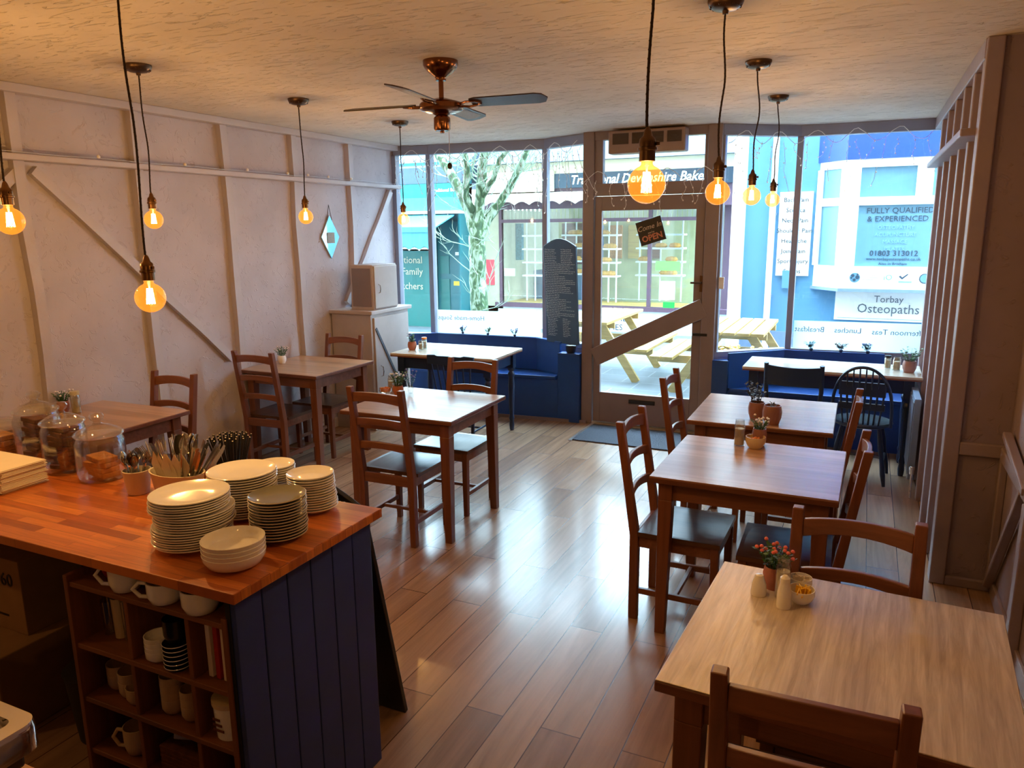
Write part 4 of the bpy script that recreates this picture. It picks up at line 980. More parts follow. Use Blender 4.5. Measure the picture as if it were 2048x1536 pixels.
for i, (x, h, m) in enumerate(((-2.035, .11, M_jar), (-1.985, .13, M_cream), (-1.945, .13, M_jar), (-1.90, .09, M_chrome))):
    tumbler(x, YF, rows[3], .022, h, m, 'tall %s in the upper left pigeonhole, %s from the left' % (('clear glass', 'cream beaker', 'narrow clear glass', 'chrome shaker')[i], ('first', 'second', 'third', 'fourth')[i]))
for i in range(4): mug(-1.775, YF - .04, rows[3] + i * .014, .038, .034, M_china, 'small white bowl, %s from the bottom beside the black cup stack' % ('first', 'second', 'third', 'fourth')[i], 0, 'small_bowl', 'bowl', 'small bowls in the upper middle pigeonhole', handle=False)
for i in range(6):
    o = MB().lathe([(0, 0), (.030, 0), (.038, .010), (.0385, .0125), (0, .0125)], (0, 0, 0), 24).obj('black_saucer', M_blackc if i % 1 == 0 else M_china, None, loc=(-1.688, YF - .05, rows[3] + .0005 + i * .0135))
    MB().lathe([(.0385, .0105), (.0392, .0118), (.0385, .0130)], (0, 0, 0), 24, cap=False).obj('white_rim', M_china, o)
    tag(o, 'black saucer with white rim, %s from the bottom of its stack' % ('first', 'second', 'third', 'fourth', 'fifth', 'sixth')[i], 'saucer', 'black saucers under the counter')
mug(-1.688, YF - .05, rows[3] + .083, .032, .07, M_blackc, 'black cup standing on the black saucers', handle=False, name='black_cup', cat='cup')
for i, (m, lb) in enumerate(((M_label, 'pale folder with red spine'), (M_red, 'red folder'), (M_label, 'pale folder nearest the blue panel'))):
    o = MB().box(-.008, .008, -.05, .05, 0, .16).obj('folder', m, None, .002, loc=(-1.565 + i * .028, YF, rows[3] + .001)); tag(o, lb + ' upright in the upper right pigeonhole', 'folder')
for i, (x, k) in enumerate(((-2.02, 2), (-1.95, 2), (-1.90, 1))):
    for j in range(k): mug(x, YF - .015 * i, rows[2] + j * .030, .036, .052, M_cream, 'cream cup %s in the middle left pigeonhole, %s from the left' % (('below', 'stacked on top')[j], ('first', 'second', 'third')[i]), 0, 'stacked_cup', 'cup', 'cream cups in the middle left pigeonhole', handle=False)
for i, (x, k) in enumerate(((-1.765, 4), (-1.685, 3))):
    for j in range(k): mug(x, YF - .02, rows[2] + j * .024, .033, .048, M_cream, 'cream cup in the middle pigeonhole, %s from the bottom of the %s stack' % (('first', 'second', 'third', 'fourth')[j], ('left', 'right')[i]), 0, 'stacked_cup', 'cup', 'cream cups in the centre pigeonhole', handle=False)
t = thing('storage_tub', 'white lidded tub with printed label in the right pigeonhole', 'tub', (-1.53, YF - .02, rows[2] + .001))
MB().lathe([(0, 0), (.045, 0), (.050, .10), (0, .10)], (0, 0, 0), 28).obj('body', M_china, t); MB().lathe([(.053, .10), (.053, .115), (0, .118)], (0, 0, 0), 28).obj('lid', M_cream, t)
pk = MB()
for k in range(3): pk.box(-.022, .016 - k * .006, -.0515, -.0495, .03 + k * .016, .037 + k * .016)
pk.obj('label_print', M_brownie, t)
for i, (x, y, rz) in enumerate(((-1.93, YF - .03, PI + .45), (-1.955, YF + .06, PI + .3))):
    mug(x, y, rows[1], .040, .088, M_cream, 'cream mug with handle in the lower left pigeonhole, %s one' % ('front', 'rear')[i], rz)
mug(-1.985, YF - .02, rows[0], .036, .07, M_cream, 'cream mug with handle in the bottom left pigeonhole', PI + .45)
t = thing('wicker_basket', 'dark wicker basket holding packets in the lower middle pigeonhole', 'basket', (-1.71, YF, rows[1] + .0005))
bm = MB()
for k in range(6): bm.box(-.085, .085, -.062 - .001 * (k % 2), .06, k * .014, k * .014 + .012)
bm.obj('basket', M_brownie, t, .002)
for i, (x, m, a) in enumerate(((-1.75, M_white, .5), (-1.69, M_black, -.4), (-1.65, M_label, .3))):
    o = MB().box(-.028, .028, -.012, .012, 0, .02).obj('packet', m, None, .003, loc=(x, YF - .01, rows[1] + .085)); o.rotation_euler = (0, a * .3, a); tag(o, '%s packet lying on the wicker basket' % ('white', 'black', 'pale pink')[i], 'packet')

# ------------------------------------------------------------------ dark store under the counter
t = thing('cardboard_box', 'cardboard carton marked 160 under the counter at the left', 'box', (-2.98, 1.72, .33))
MB().box(-.25, .20, -.14, .16, 0, .30).obj('carton', M_card, t, .003)
text('lettering', '160', M_black, t, (.10, -.1415, .19), .075); MB().box(-.12, .10, -.1415, -.140, .06, .068).obj('printed_line', M_black, t); 
tag(MB().box(-3.35, -2.72, 1.42, 1.88, 0, .33).obj('storage_crate', M_card, None, .006), 'low brown crate on the floor under the marked carton', 'crate')
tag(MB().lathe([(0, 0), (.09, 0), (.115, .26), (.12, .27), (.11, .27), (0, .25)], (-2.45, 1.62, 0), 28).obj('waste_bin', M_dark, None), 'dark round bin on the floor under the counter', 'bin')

# ------------------------------------------------------------------ prep side worktop with toaster (bottom left corner)
t = thing('prep_worktop', 'corner of a second wooden worktop at the bottom left', 'worktop', (-1.75, .4, 0))
MB().box(-.55, .60, -.5, .285, .89, .92).obj('worktop', M_butch, t, .003); MB().box(-.53, .58, -.5, .25, 0, .89).obj('cupboard_body', M_count, t)
t = thing('toaster', 'polished steel toaster with wire slots cut by the left photo edge', 'toaster', (-1.477, .632, .9205))
m = MB(); 
def rrect(w, d, r, n=6):
    p = []
    for cx, cy, a0 in ((w - r, d - r, 0), (-w + r, d - r, 90), (-w + r, -d + r, 180), (w - r, -d + r, 270)):
        for k in range(n + 1): a = math.radians(a0 + 90 * k / n); p.append((cx + r * math.cos(a), cy + r * math.sin(a)))
    return p
o_ = rrect(.26, .062, .03); i_ = rrect(.225, .034, .015); n = len(o_)
vs = [(x, y, .05) for x, y in o_] + [(x, y, .090) for x, y in o_] + [(x * .985, y * .985, .099) for x, y in o_] + [(x, y, .099) for x, y in i_] + [(x, y, .06) for x, y in i_]
fs = [((l * n + k), (l * n + (k + 1) % n), ((l + 1) * n + (k + 1) % n), ((l + 1) * n + k)) for l in range(4) for k in range(n)] + [tuple(range(n - 1, -1, -1)), tuple(4 * n + k for k in range(n))]
m.add(vs, fs, True).obj('casing', M_chrome, t, 0, sharp=35)
g = MB()
for k in range(5): g.tube([(-.20, -.026 + k * .013, .093), (.20, -.026 + k * .013, .093), (.213, -.026 + k * .013, .08)], .0020, 6)
for s in (-1, 1): g.tube([(.19 * s, -.032, .089), (.19 * s, .032, .089)], .0022, 6)
MB().box(-.235, .225, -.045, .045, .006, .051).obj('base', M_black, t, .006)
g.obj('wire_rack', M_steel, t)
for sx in (-1, 1):
    for sy in (-1, 1): MB().lathe([(.012, 0), (.012, .014)], (sx * .2, sy * .035, 0), 12).obj('foot', M_black, t)

# ------------------------------------------------------------------ little pots and condiments
def plant(x, y, z, label, potm=None, potr=.032, poth=.055, leafm=None, h=.09, spread=.05, stems=16, blossom=None, seed=1, name='potted_plant', leaf=.013, nb=12, cat='plant'):
    potm = potm or M_terra; leafm = leafm or M_leaf
    rr = random.Random(seed); t = thing(name, label, cat, (x, y, z + .0005))
    if potr: MB().lathe([(0, 0), (potr * .7, 0), (potr * .95, poth * .35), (potr, poth * .65), (potr * .86, poth), (potr * .78, poth), (potr * .8, poth * .85), (0, poth * .8)], (0, 0, 0), 22, cap=False).obj('pot', potm, t)
    f = MB(); bl = MB(); tips = []
    for k in range(stems):
        a = rr.uniform(0, 2 * PI); s = spread * math.sqrt(rr.random()); hh = h * rr.uniform(.6, 1.05)
        p0 = Vector((s * .25 * math.cos(a), s * .25 * math.sin(a), poth * .8)); p1 = Vector((s * math.cos(a), s * math.sin(a), poth * .8 + hh)); mid = p0.lerp(p1, .5) + Vector((0, 0, .01))
        f.tube([p0, mid, p1], .0012, 4, False); tips.append(p1)
        for j in range(5):
            c = p0.lerp(p1, .3 + .16 * j) ; b = rr.uniform(0, 2 * PI); d = Vector((math.cos(b), math.sin(b), rr.uniform(.1, .9))).normalized(); e = d.cross(Vector((0, 0, 1))).normalized() * leaf * .38; l = leaf * rr.uniform(.8, 1.3)
            f.add([c, c + d * l * .5 + e, c + d * l, c + d * l * .5 - e], [(0, 1, 2, 3)])
    f.obj('foliage', leafm, t)
    if blossom:
        for p in tips[:nb]:
            bl.lathe([(0, -.004), (.005, -.003), (.0068, .001), (.004, .005), (0, .006)], p + Vector((0, 0, .004)), 7)
        bl.obj('blossom', blossom, t)
    return t
def shaker(x, y, label, mat, r=.018, h=.075, cap=None, name='shaker', z=.76):
    t = thing(name, label, 'shaker', (x, y, z + .0005))
    MB().lathe([(0, 0), (r * .95, 0), (r, h * .1), (r * .92, h * .55), (r * .62, h * .86), (r * .6, h * .9)] + ([] if cap else [(r * .5, h), (0, h * 1.02)]), (0, 0, 0), 24).obj('body', mat, t)
    if cap: MB().lathe([(r * .66, h * .88), (r * .66, h * 1.02), (r * .3, h * 1.1), (0, h * 1.1)], (0, 0, 0), 18).obj('cap', cap, t)
    return t
def cylinder_jar(x, y, label, content, h=.10, r=.022, z=.76, lid=None):
    t = thing('condiment_jar', label, 'jar', (x, y, z + .0005))
    MB().lathe([(0, 0), (r, 0), (r, h * .8), (r * .85, h * .86), (r * .85, h), (r * .8, h), (r * .8, h * .84), (r * .93, h * .78), (r * .93, .004), (0, .004)], (0, 0, 0), 24, cap=False).obj('glass', M_jar, t)
    MB().lathe([(0, .005), (r * .9, .005), (r * .9, h * .66), (0, h * .66)], (0, 0, 0), 24).obj('filling', content, t)
    if lid: MB().lathe([(r * .98, h * .86), (r * .98, h * 1.02), (0, h * 1.04)], (0, 0, 0), 24).obj('lid', lid, t)
    return t
def sachet_bowl(x, y, label, mat, sm, r=.038, h=.042, z=.76, n=9, seed=1, slab='', tall=0):
    t = thing('sachet_bowl', label, 'bowl', (x, y, z + .0005))
    MB().lathe([(0, .002), (r * .55, 0), (r * .8, h * .22), (r, h * .6), (r * .98, h), (r * .92, h), (r * .93, h * .6), (r * .7, h * .25), (0, h * .12)], (0, 0, 0), 30, cap=False).obj('bowl', mat, t)
    rr = random.Random(seed); base = None
    for i in range(n):
        a = rr.uniform(0, 2 * PI); q = rr.uniform(0, r * .5)
        o = MB().box(-.013, .013, -.0016, .0016, 0, .030).obj('sachet', sm, None, .001) if base is None else base.copy()
        if base is None: base = o
        else: COL.objects.link(o)
        o.matrix_world = Matrix.Translation((x + q * math.cos(a), y + q * math.sin(a), z + h * .42)) @ Matrix.Rotation(rr.uniform(-.5, .5), 4, 'Y') @ Matrix.Rotation(rr.uniform(-.5, .5), 4, 'X') @ Matrix.Rotation(rr.uniform(0, PI), 4, 'Z')
        tag(o, slab, 'sachet', 'sachets in ' + label.split(' on ')[0])
    return t
# foreground table
plant(-.180, 2.225, .76, 'coral flowers with green leaves in a terracotta pot on the foreground table', blossom=M_pink, h=.075, spread=.055, stems=30, seed=2, leaf=.018, nb=18, poth=.07)
shaker(-.215, 2.165, 'squat white shaker left of the coral flower pot', M_china, .023, .062)
shaker(-.140, 2.115, 'tall white ceramic salt pot in front of the coral flower pot', M_china, .021, .088, M_china)
cylinder_jar(-.150, 2.175, 'clear topped jar just behind the white salt jar', M_china, .125, .021)
sachet_bowl(-.098, 2.165, 'white bowl of yellow sachets on the foreground table', M_china, M_yellow, seed=3, slab='yellow sachet standing in the white bowl on the foreground table', n=12)
sachet_bowl(-.105, 2.235, 'white bowl of white sachets behind the yellow sachets', M_china, M_paper, seed=4, r=.033, h=.045, slab='white sachet standing in the rear white bowl', n=10)
# middle right table
cylinder_jar(-.505, 3.735, 'cream filled glass jar on the middle right table', M_cream2, .13, .026)
sachet_bowl(-.425, 3.715, 'cream bowl of orange sachets on the middle right table', M_cream, M_orange, r=.048, h=.058, seed=5, slab='orange sachet standing in the cream bowl on the middle right table', n=14)
plant(-.415, 3.775, .76, 'small flowers with pale buds behind the orange sachets', M_copperpot, .036, .085, h=.07, spread=.05, stems=24, blossom=M_bloomw, seed=6)
# far right table
plant(-.495, 4.30, .76, 'dusky dark leaves in a rose pot on the far right table', M_copperpot, .048, .10, M_leafd, h=.13, spread=.075, stems=18, seed=7, leaf=.022)
plant(-.405, 4.225, .76, 'round rose pot with a few sprigs on the far right table', M_copperpot, .052, .105, M_leafd, h=.04, spread=.03, stems=6, seed=8)
# centre left table
sachet_bowl(-2.815, 4.045, 'glass bowl of orange sachets on the centre left table', M_jar, M_orange, r=.042, h=.045, seed=9, slab='orange sachet in the glass bowl on the centre left table', n=10)
plant(-2.735, 4.075, .76, 'mixed green plant with white flowers on the centre left table', M_terra, .036, .06, h=.10, spread=.07, stems=26, blossom=M_bloomw, seed=10, leaf=.018)
plant(-2.68, 4.14, .76, 'lavender sprigs beside the white flowers on the centre left table', M_jar, .02, .05, M_leafb, h=.11, spread=.05, stems=12, blossom=M_lav, seed=11)
cylinder_jar(-2.83, 4.14, 'clear glass jar behind the orange sachets on the centre left table', M_cream2, .11, .024)
# wall tables
plant(-4.29, 4.72, .76, 'white pot with pink budded greenery on the table below the mirror', M_china, .036, .065, h=.085, spread=.06, stems=24, blossom=M_bloomw, seed=12)
shaker(-4.37, 4.66, 'small grey shaker beside the white pot by the wall', M_rad, .018, .045)
plant(-4.36, 2.88, .76, 'dark green posy with pale flowers on the table behind the jars', M_terra, .036, .07, h=.075, spread=.065, stems=30, blossom=M_bloomw, seed=13)
cylinder_jar(-4.27, 2.90, 'cream topped jar beside the posy on the table behind the jars', M_cream2, .13, .027, lid=M_cream2)
sachet_bowl(-4.15, 2.70, 'glass bowl of yellow sachets on the table behind the jars', M_jar, M_yellow, r=.048, h=.05, seed=14, slab='yellow sachet in the glass bowl behind the jars')
# window tables
plant(-3.655, 5.70, .76, 'green sprig in a terracotta pot on the left window table', M_terra, .040, .075, h=.085, spread=.05, stems=14, seed=15, leaf=.024)
cylinder_jar(-3.585, 5.735, 'cream filled glass jar on the left window table', M_cream2, .085, .022)
cylinder_jar(-3.60, 5.82, 'clear glass jar with orange rim on the left window table', M_cream2, .10, .024, lid=M_orange)
plant(.345, 6.145, .76, 'pale green sprays in a round rose pot on the right window table', M_copperpot, .048, .085, h=.11, spread=.085, stems=18, seed=16, leaf=.026)
cylinder_jar(.262, 6.20, 'cream filled glass jar on the right window table', M_cream2, .10, .028)
cylinder_jar(.205, 6.27, 'glass jar with black lid on the right window table', M_cream2, .095, .024, lid=M_black)
# sill plants
for x, y, m, fm, lb in ((-3.72, 6.80, M_leafb, M_lav, 'small blue-grey sprig on the left bench ledge, nearest the cupboard'), (-3.43, 6.80, M_leaf, None, 'small bright green sprig in the middle of the left bench ledge'), (-3.13, 6.80, M_leafb, M_lav, 'small lavender sprig on the left bench ledge, nearest the chalkboard')):
    plant(x, y - .03, .765, lb, M_navy, .014, .02, m, .055, .04, 12, fm, seed=int(x * -100), name='ledge_plant', leaf=.02)
for x, m, fm, lb in ((-.38, M_leafb, None, 'spiky blue succulent on the right bench ledge under the mirrored Breakfast'), (-.14, M_leafd, M_bloomw, 'dark leafed sprig on the right bench ledge under the mirrored Lunches'), (.07, M_leafb, M_lav, 'lavender blue sprig on the right bench ledge nearest the table jars')):
    plant(x, 6.985, .75, lb, M_navy, .016, .022, m, .06, .05, 14, fm, seed=int(x * 100 + 90), name='ledge_plant', leaf=.024)
# ================================================================== the street outside
ZG = -.04
g = MB(); g.box(-22, 14, 6.78, 34, ZG - .1, ZG); struct('street', g, M_pave)
def picnic(x, y, rz, label, w=1.5):
    t = thing('picnic_table', label, 'picnic table', (x, y, ZG), rz)
    for k in range(5): MB().box(-w / 2, w / 2, -.36 + k * .147, -.23 + k * .147, .72, .755).obj('top_board', M_pine, t, .004)
    for s in (-1, 1):
        for k in range(2): MB().box(-w / 2, w / 2, s * .72 - .13 + k * .135, s * .72 - .005 + k * .135, .42, .455).obj('seat_board', M_pine, t, .004)
        f = MB(); xx = s * (w / 2 - .28)
        for q in (-1, 1): f.bar((xx, q * .18, .72), (xx, q * .66, 0), .045, .095, up=(0, 1, 0))
        f.bar((xx + .045, -.84, .385), (xx + .045, .84, .385), .04, .09); f.bar((xx + .045, -.36, .68), (xx + .045, .36, .68), .04, .07)
        f.obj('a_frame', M_pinez, t, .004)
    return t
picnic(-3.10, 9.35, PI / 2, 'pale pine picnic table seen through the shop door', 1.62)
picnic(-1.27, 8.86, PI / 2, 'pale pine picnic table outside the right bay window', 1.42)
# storeys above this shop and its row, unseen, added to shade the facades opposite
u = MB(); u.box(-16, 12, -3, 6.55, H + .13, 9.5); u.box(-16, XL - .16, -3, 6.7, ZG, H + .13); u.box(XN + .18, 12, -3, 7.0, ZG, H + .13)
struct('wall_unseen_row', u, plain('brick row render', S(168, 158, 148), .8))
struct('wall_header', MB().box(XL - .15, XN + .17, 6.56, 7.32, H + .12, H + .5), M_frame)

# ------------------------------------------------------------------ bakery
BY = 13.0
def X(px, py=500): return at(px, py, 'y', BY).x
def Z(px, py): return at(px, py, 'y', BY).z
t = thing('bakery_shop', 'cream bakery across the street with curved glass corner and awning', 'building', (-5, BY, ZG))
def P(mb, name, mat, bevel=0): return mb.obj(name, mat, t, bevel)
ox = 5.0
xl, xr = -6.70, -2.75
P(MB().box(xl + ox, xl + .45 + ox, 0, 3.2, 0, 2.2), 'side_pier', M_bcream)
P(MB().box(xl + ox, xr + .7 + ox, 0, .1, 0, .40), 'stall_riser', M_tiles)
P(MB().box(xl + .3 + ox, xr + .7 + ox, -.04, .06, .40, .48), 'window_sill', M_bpurp)
P(MB().box(xl + ox, 0 + ox, 2.9, 3.0, 0, 3.1), 'back_wall', M_shopin)
P(MB().box(xl + ox, xr + .6 + ox, .05, 3.0, 2.9, 3.0), 'shop_ceiling', M_bcream)
P(MB().box(xl + .4 + ox, xr + .2 + ox, .06, .95, .42, .47), 'display_deck', M_shopfl)
for x in (xl + .42, -4.62, -3.42):
    P(MB().box(x - .03 + ox, x + .03 + ox, -.02, .06, .48, 2.2), 'mullion', M_bpurp)
P(MB().box(xl + .4 + ox, xr + .1 + ox, .0, .02, .48, 2.2), 'glass', M_glass)
P(MB().box(xl + .4 + ox, xr + .2 + ox, -.03, .05, 1.96, 2.02), 'transom', M_bpurp)
# curved corner and door pier
arc = MB(); pts = [(xr + .1 + .45 * math.sin(a), .45 - .45 * math.cos(a)) for a in [PI / 2 * i / 6 for i in range(7)]]
for i in range(6): arc.bar((pts[i][0] + ox, pts[i][1], .44), (pts[i + 1][0] + ox, pts[i + 1][1], .44), .08, .08)
P(arc, 'curved_sill', M_bpurp)
P(MB().box(xr + .52 + ox, xr + .86 + ox, .3, .8, 0, 3.2), 'door_pier', M_bpurp)
P(MB().box(xl + ox, xr + 1.1 + ox, -.12, .1, 2.55, 2.80), 'fascia_board', M_sign)
P(MB().box(xl + ox, xr + 1.1 + ox, -.10, .1, 2.80, 3.0), 'cream_band', M_cream2)
P(MB().box(xl + ox, xr + 1.1 + ox, -.06, .1, 2.2, 2.55), 'lintel', M_bpurp)
rf = MB().prism([(-.25, 3.0), (2.6, 4.6), (2.6, 3.0)], (xl + .01 + ox, 0, 0), (0, 1, 0), (0, 0, 1), (5.1, 0, 0)); P(rf, 'roof', M_roof)
text('lettering', 'Traditional Devonshire Bakery', M_signw, t, (-4.85 + ox, -.125, 2.61), .215, align='LEFT', shear=.25, bold=.003, sx=.93)
P(MB().box(xl + .05 + ox, -5.15 + ox, -.16, -.12, 2.50, 2.86), 'number_board', M_cream2)
text('lettering', '6', M_black, t, (-6.60 + ox, -.165, 2.53), .36, align='LEFT', bold=.01)
# scalloped awning
aw = MB(); sx0, sx1 = xl + .25, xr + .3; n = 24
aw.prism([(.0, 2.50), (-.55, 2.42), (-.55, 2.405), (.0, 2.485)], (sx0 + ox, 0, 0), (0, 1, 0), (0, 0, 1), (sx1 - sx0, 0, 0))
P(aw, 'awning_sheet', M_cstripe)
def scallop(x0, x1, y, z0, z1, n, amp):
    p = [(x0, z1), (x1, z1)]
    for i in range(n * 6 + 1):
        f = i / (n * 6); p.append((x1 + (x0 - x1) * f, z0 + amp * abs(math.cos(PI * n * f)) * 1.0))
    return MB().prism(p, (0, y, 0), (1, 0, 0), (0, 0, 1), (0, .012, 0))
P(scallop(sx0 + ox, sx1 + ox, -.56, 2.26, 2.42, 14, .06), 'valance', M_cstripe)
# shelving and blinds inside
bl = MB()
for k in range(46): bl.box(xl + .5 + ox + k * .085, xl + .56 + ox + k * .085, .10, .11, 2.02, 2.2)
P(bl, 'slat_blind', M_cream2)['kind'] = 'stuff'
for (x0, x1, y) in ((-6.0, -5.55, .35), (-5.45, -4.9, 1.0), (-4.55, -4.15, .5), (-3.95, -3.05, 1.0)):
    for zz in (.95, 1.2, 1.45, 1.7): P(MB().box(x0 + ox, x1 + ox, y, y + .25, zz, zz + .03), 'display_shelf', M_white)
    pp = MB()
    for xx in (x0 + .05, (x0 + x1) / 2, x1 - .05): pp.box(xx - .012 + ox, xx + .012 + ox, y + .1, y + .125, .48, 2.0)
    P(pp, 'shelf_post', M_white)
P(MB().box(-6.5 + ox, -5.2 + ox, 1.5, 2.2, .3, 1.0), 'shop_counter', M_rad)
P(MB().box(-6.35 + ox, -6.12 + ox, .6, .7, 1.25, 1.95), 'poster', M_leafb); P(MB().box(-5.9 + ox, -5.2 + ox, 2.2, 2.3, 1.1, 1.95), 'bread_board', M_oakx)
for q in range(5): P(MB().box(-5.9 + q * .42 + ox, -5.62 + q * .42 + ox, 2.85, 2.89, 1.2, 1.9), 'wall_panel', (M_oakx, M_rad, M_biscuit, M_shopfl, M_oakx)[q])
P(MB().box(-6.60 + ox, -6.42 + ox, -.012, 0, .80, 1.28), 'red_notice', plain('faded red notice', S(220, 80, 90), .6))
P(MB().box(-6.20 + ox, -5.98 + ox, -.03, -.022, .98, 1.12), 'blue_notice', M_white)
P(MB().box(-3.30 + ox, -2.88 + ox, -.035, -.025, 1.12, 1.28), 'green_notice', plain('lime notice', S(120, 200, 90), .6))
P(MB().box(-3.22 + ox, -2.95 + ox, -.035, -.025, .62, .94), 'pale_notice', M_white)
P(MB().box(-3.15 + ox, -2.95 + ox, -.035, -.025, .48, .58), 'bright_green_notice', plain('green notice', S(30, 200, 60), .6))
P(MB().box(-6.35 + ox, -5.55 + ox, -.01, 0, .06, .36), 'riser_board', M_tiles); text('lettering', 'BREAD', M_darktxt, t, (-5.95 + ox, -.012, .19), .15)
P(MB().box(-4.45 + ox, -3.80 + ox, -.012, 0, .02, .37), 'riser_board', M_tiles)
text('lettering', 'PASTIES', M_darktxt, t, (-4.0 + ox, -.014, .21), .16); text('lettering', 'PIES', M_darktxt, t, (-4.0 + ox, -.014, .05), .15)
rr = random.Random(21)
lb = None
for k in range(26):
    sh = ((-5.4, -4.95, 1.0), (-4.55, -4.15, .5), (-3.95, -3.05, 1.0))[k % 3]; zz = (.98, 1.23, 1.48, 1.73)[(k // 3) % 4]
    x = rr.uniform(sh[0] + .1, sh[1] - .1)
    if lb is None: lb = MB().lathe([(0, 0), (.075, .0), (.095, .03), (.07, .075), (0, .09)], (0, 0, 0), 12, 1.3, .8).obj('loaf', M_bread, None); o = lb
    else: o = lb.copy(); COL.objects.link(o)
    o.location = (x, BY + sh[2] + .12, ZG + zz); tag(o, 'small golden loaf on the bakery window shelves', 'loaf', 'loaves in the bakery window')

# ------------------------------------------------------------------ butcher's shop
GY = 12.4
t = thing('butcher_shop', 'teal shop across the street with a pale scalloped awning', 'building', (-8.5, GY, ZG)); ox = 8.5
P(MB().box(-10.5 + ox, -6.82 + ox, .35, .5, 0, 3.1), 'shop_front', M_teald)
P(MB().box(-10.5 + ox, -7.50 + ox, .12, .34, 0, 2.3), 'side_board', M_teal)
P(MB().box(-10.5 + ox, -6.82 + ox, -.05, .5, 2.43, 2.68), 'fascia', M_teal)
text('lettering', 'Traditional Butchers', M_signw, t, (-7.02 + ox, -.055, 2.53), .085, align='CENTER')
P(MB().box(-10.5 + ox, -6.82 + ox, -.06, .5, 2.19, 2.43), 'fascia_panel', M_tealaw)
P(MB().box(-10.5 + ox, -6.82 + ox, -.10, .3, 2.14, 2.19), 'awning_rail', M_white)
P(MB().prism([(-.05, 2.12), (-.75, 1.90), (-.75, 1.88), (-.05, 2.10)], (-10.5 + ox, 0, 0), (0, 1, 0), (0, 0, 1), (3.60, 0, 0)), 'awning_sheet', M_tealaw)
P(MB().box(-10.5 + ox, -6.9 + ox, -.78, -.74, 1.81, 1.90), 'awning_rail', M_tealaw); P(scallop(-10.5 + ox, -6.92 + ox, -.76, 1.50, 1.81, 17, .06), 'valance', M_tealaw)
P(scallop(-10.5 + ox, -6.92 + ox, -.764, 1.485, 1.512, 17, .06), 'valance_edge', M_white)
P(MB().box(-7.48 + ox, -6.86 + ox, .28, .36, 0, 2.0), 'door', M_teald)
dd = [c for c in t.children if c.name.startswith('door')][0]
fr = MB()
for x0, x1, z0, z1 in ((-7.42, -7.22, 1.02, 1.36), (-7.42, -7.22, .32, .92)): fr.box(x0 + ox, x1 + ox, .262, .28, z0, z1)
fr.obj('door_panel', M_teal, dd)
MB().box(-7.13 + ox, -6.93 + ox, .262, .28, .80, .88).obj('letterbox', M_yellow, dd); MB().box(-7.08 + ox, -7.0 + ox, .262, .28, 1.37, 1.43).obj('house_number', M_white, dd)
P(MB().box(-6.86 + ox, -6.83 + ox, .0, .5, 0, 2.2), 'corner_post', M_teald)
for w, z in (('Traditional', 1.22), ('Family', 1.0), ('Butchers', .72)): text('lettering', w, M_cream2, t, (-7.72 + ox, .115, z), .19, align='RIGHT')
P(MB().prism([(-.02, 2.70), (.05, 3.0), (2.6, 4.3), (2.6, 2.70)], (-10.5 + ox, .2, 0), (0, 1, 0), (0, 0, 1), (3.66, 0, 0)), 'roof', M_roof)

# ------------------------------------------------------------------ the osteopaths' building
OY = 11.0
t = thing('clinic_building', 'sky blue clinic building with white bay window and name board', 'building', (0, OY, ZG)); ox = 0
def XO(px, py, y=OY): return at(px, py, 'y', y)
P(MB().box(-1.72, 4.2, 0, .3, 0, 5.2), 'wall', M_osteo)
P(MB().box(-1.74, -1.56, -.06, .34, 0, 5.2), 'white_quoin', M_white)
P(MB().box(-1.72, 4.2, -.02, 0, 0, .42), 'plinth', M_rad)
P(MB().tube([(-1.20, -.07, 0), (-1.20, -.07, 5.2)], .042, 12), 'drainpipe', M_white)
br = MB()
for z in (.9, 2.0, 3.1): br.box(-1.25, -1.15, -.08, 0, z, z + .03)
P(br, 'pipe_bracket', M_rad)
a = XO(1552, 380); b = XO(1548, 548); c = XO(1625, 380)
P(MB().box(-1.12, -.70, -.03, 0, 1.19, 2.30), 'price_board', M_white)
for i, w in enumerate(('Back Pain', 'Sciatica', 'Neck Pain', 'Shoulder Pain', 'Headache', 'Joint Pain', 'Sport Injury', 'Strains')):
    text('lettering', w, M_darktxt, t, (-.91, -.034, 2.17 - i * .135), .082)
P(MB().box(-1.03, -.86, -.045, -.03, 1.02, 1.26), 'meter_box', M_osteo)
# bay window
byf = -.35
bay = MB(); x0, x1 = -.30, 2.1; xs = -.64
def bayrun(z0, z1, mat, name, out=0.0, shrink=0):
    m = MB(); m.prism([(xs - out, 0), (x0 - out * .4, byf - out), (x1, byf - out), (x1, 0)], (0, 0, z0), (1, 0, 0), (0, 1, 0), (0, 0, z1 - z0)); return P(m, name, mat)
bayrun(2.66, 3.25, M_royal, 'blue_fascia', .03); bayrun(2.56, 2.66, M_white, 'bay_head')
bayrun(2.10, 2.20, M_white, 'bay_transom'); bayrun(1.06, 1.34, M_white, 'bay_panel'); bayrun(1.02, 1.06, M_rad, 'bay_sill', .03)
for (u0, u1) in ((-.30, -.14), (.48, .66), (1.2, 1.38)):
    z0_ = 1.34 if u0 < 0 else 2.2
    P(MB().box(u0, u1, byf - .006, byf + .08, z0_, 2.56), 'bay_mullion', M_white)
d = Vector((x0 - xs, byf, 0)).normalized()
for f in (0, 1):
    p = Vector((xs, 0, 0)).lerp(Vector((x0, byf, 0)), f * .86 + .07); P(MB().bar(p + Vector((0, 0, 1.34)), p + Vector((0, 0, 2.56)), .07, .06, up=(d.x, d.y, 0)), 'bay_mullion', M_white)
P(MB().box(-.2, 2.1, byf + .04, byf + .05, 1.34, 2.10), 'film_pane', M_film); P(MB().box(-.2, 2.1, byf + .04, byf + .05, 2.2, 2.56), 'film_pane', M_film)
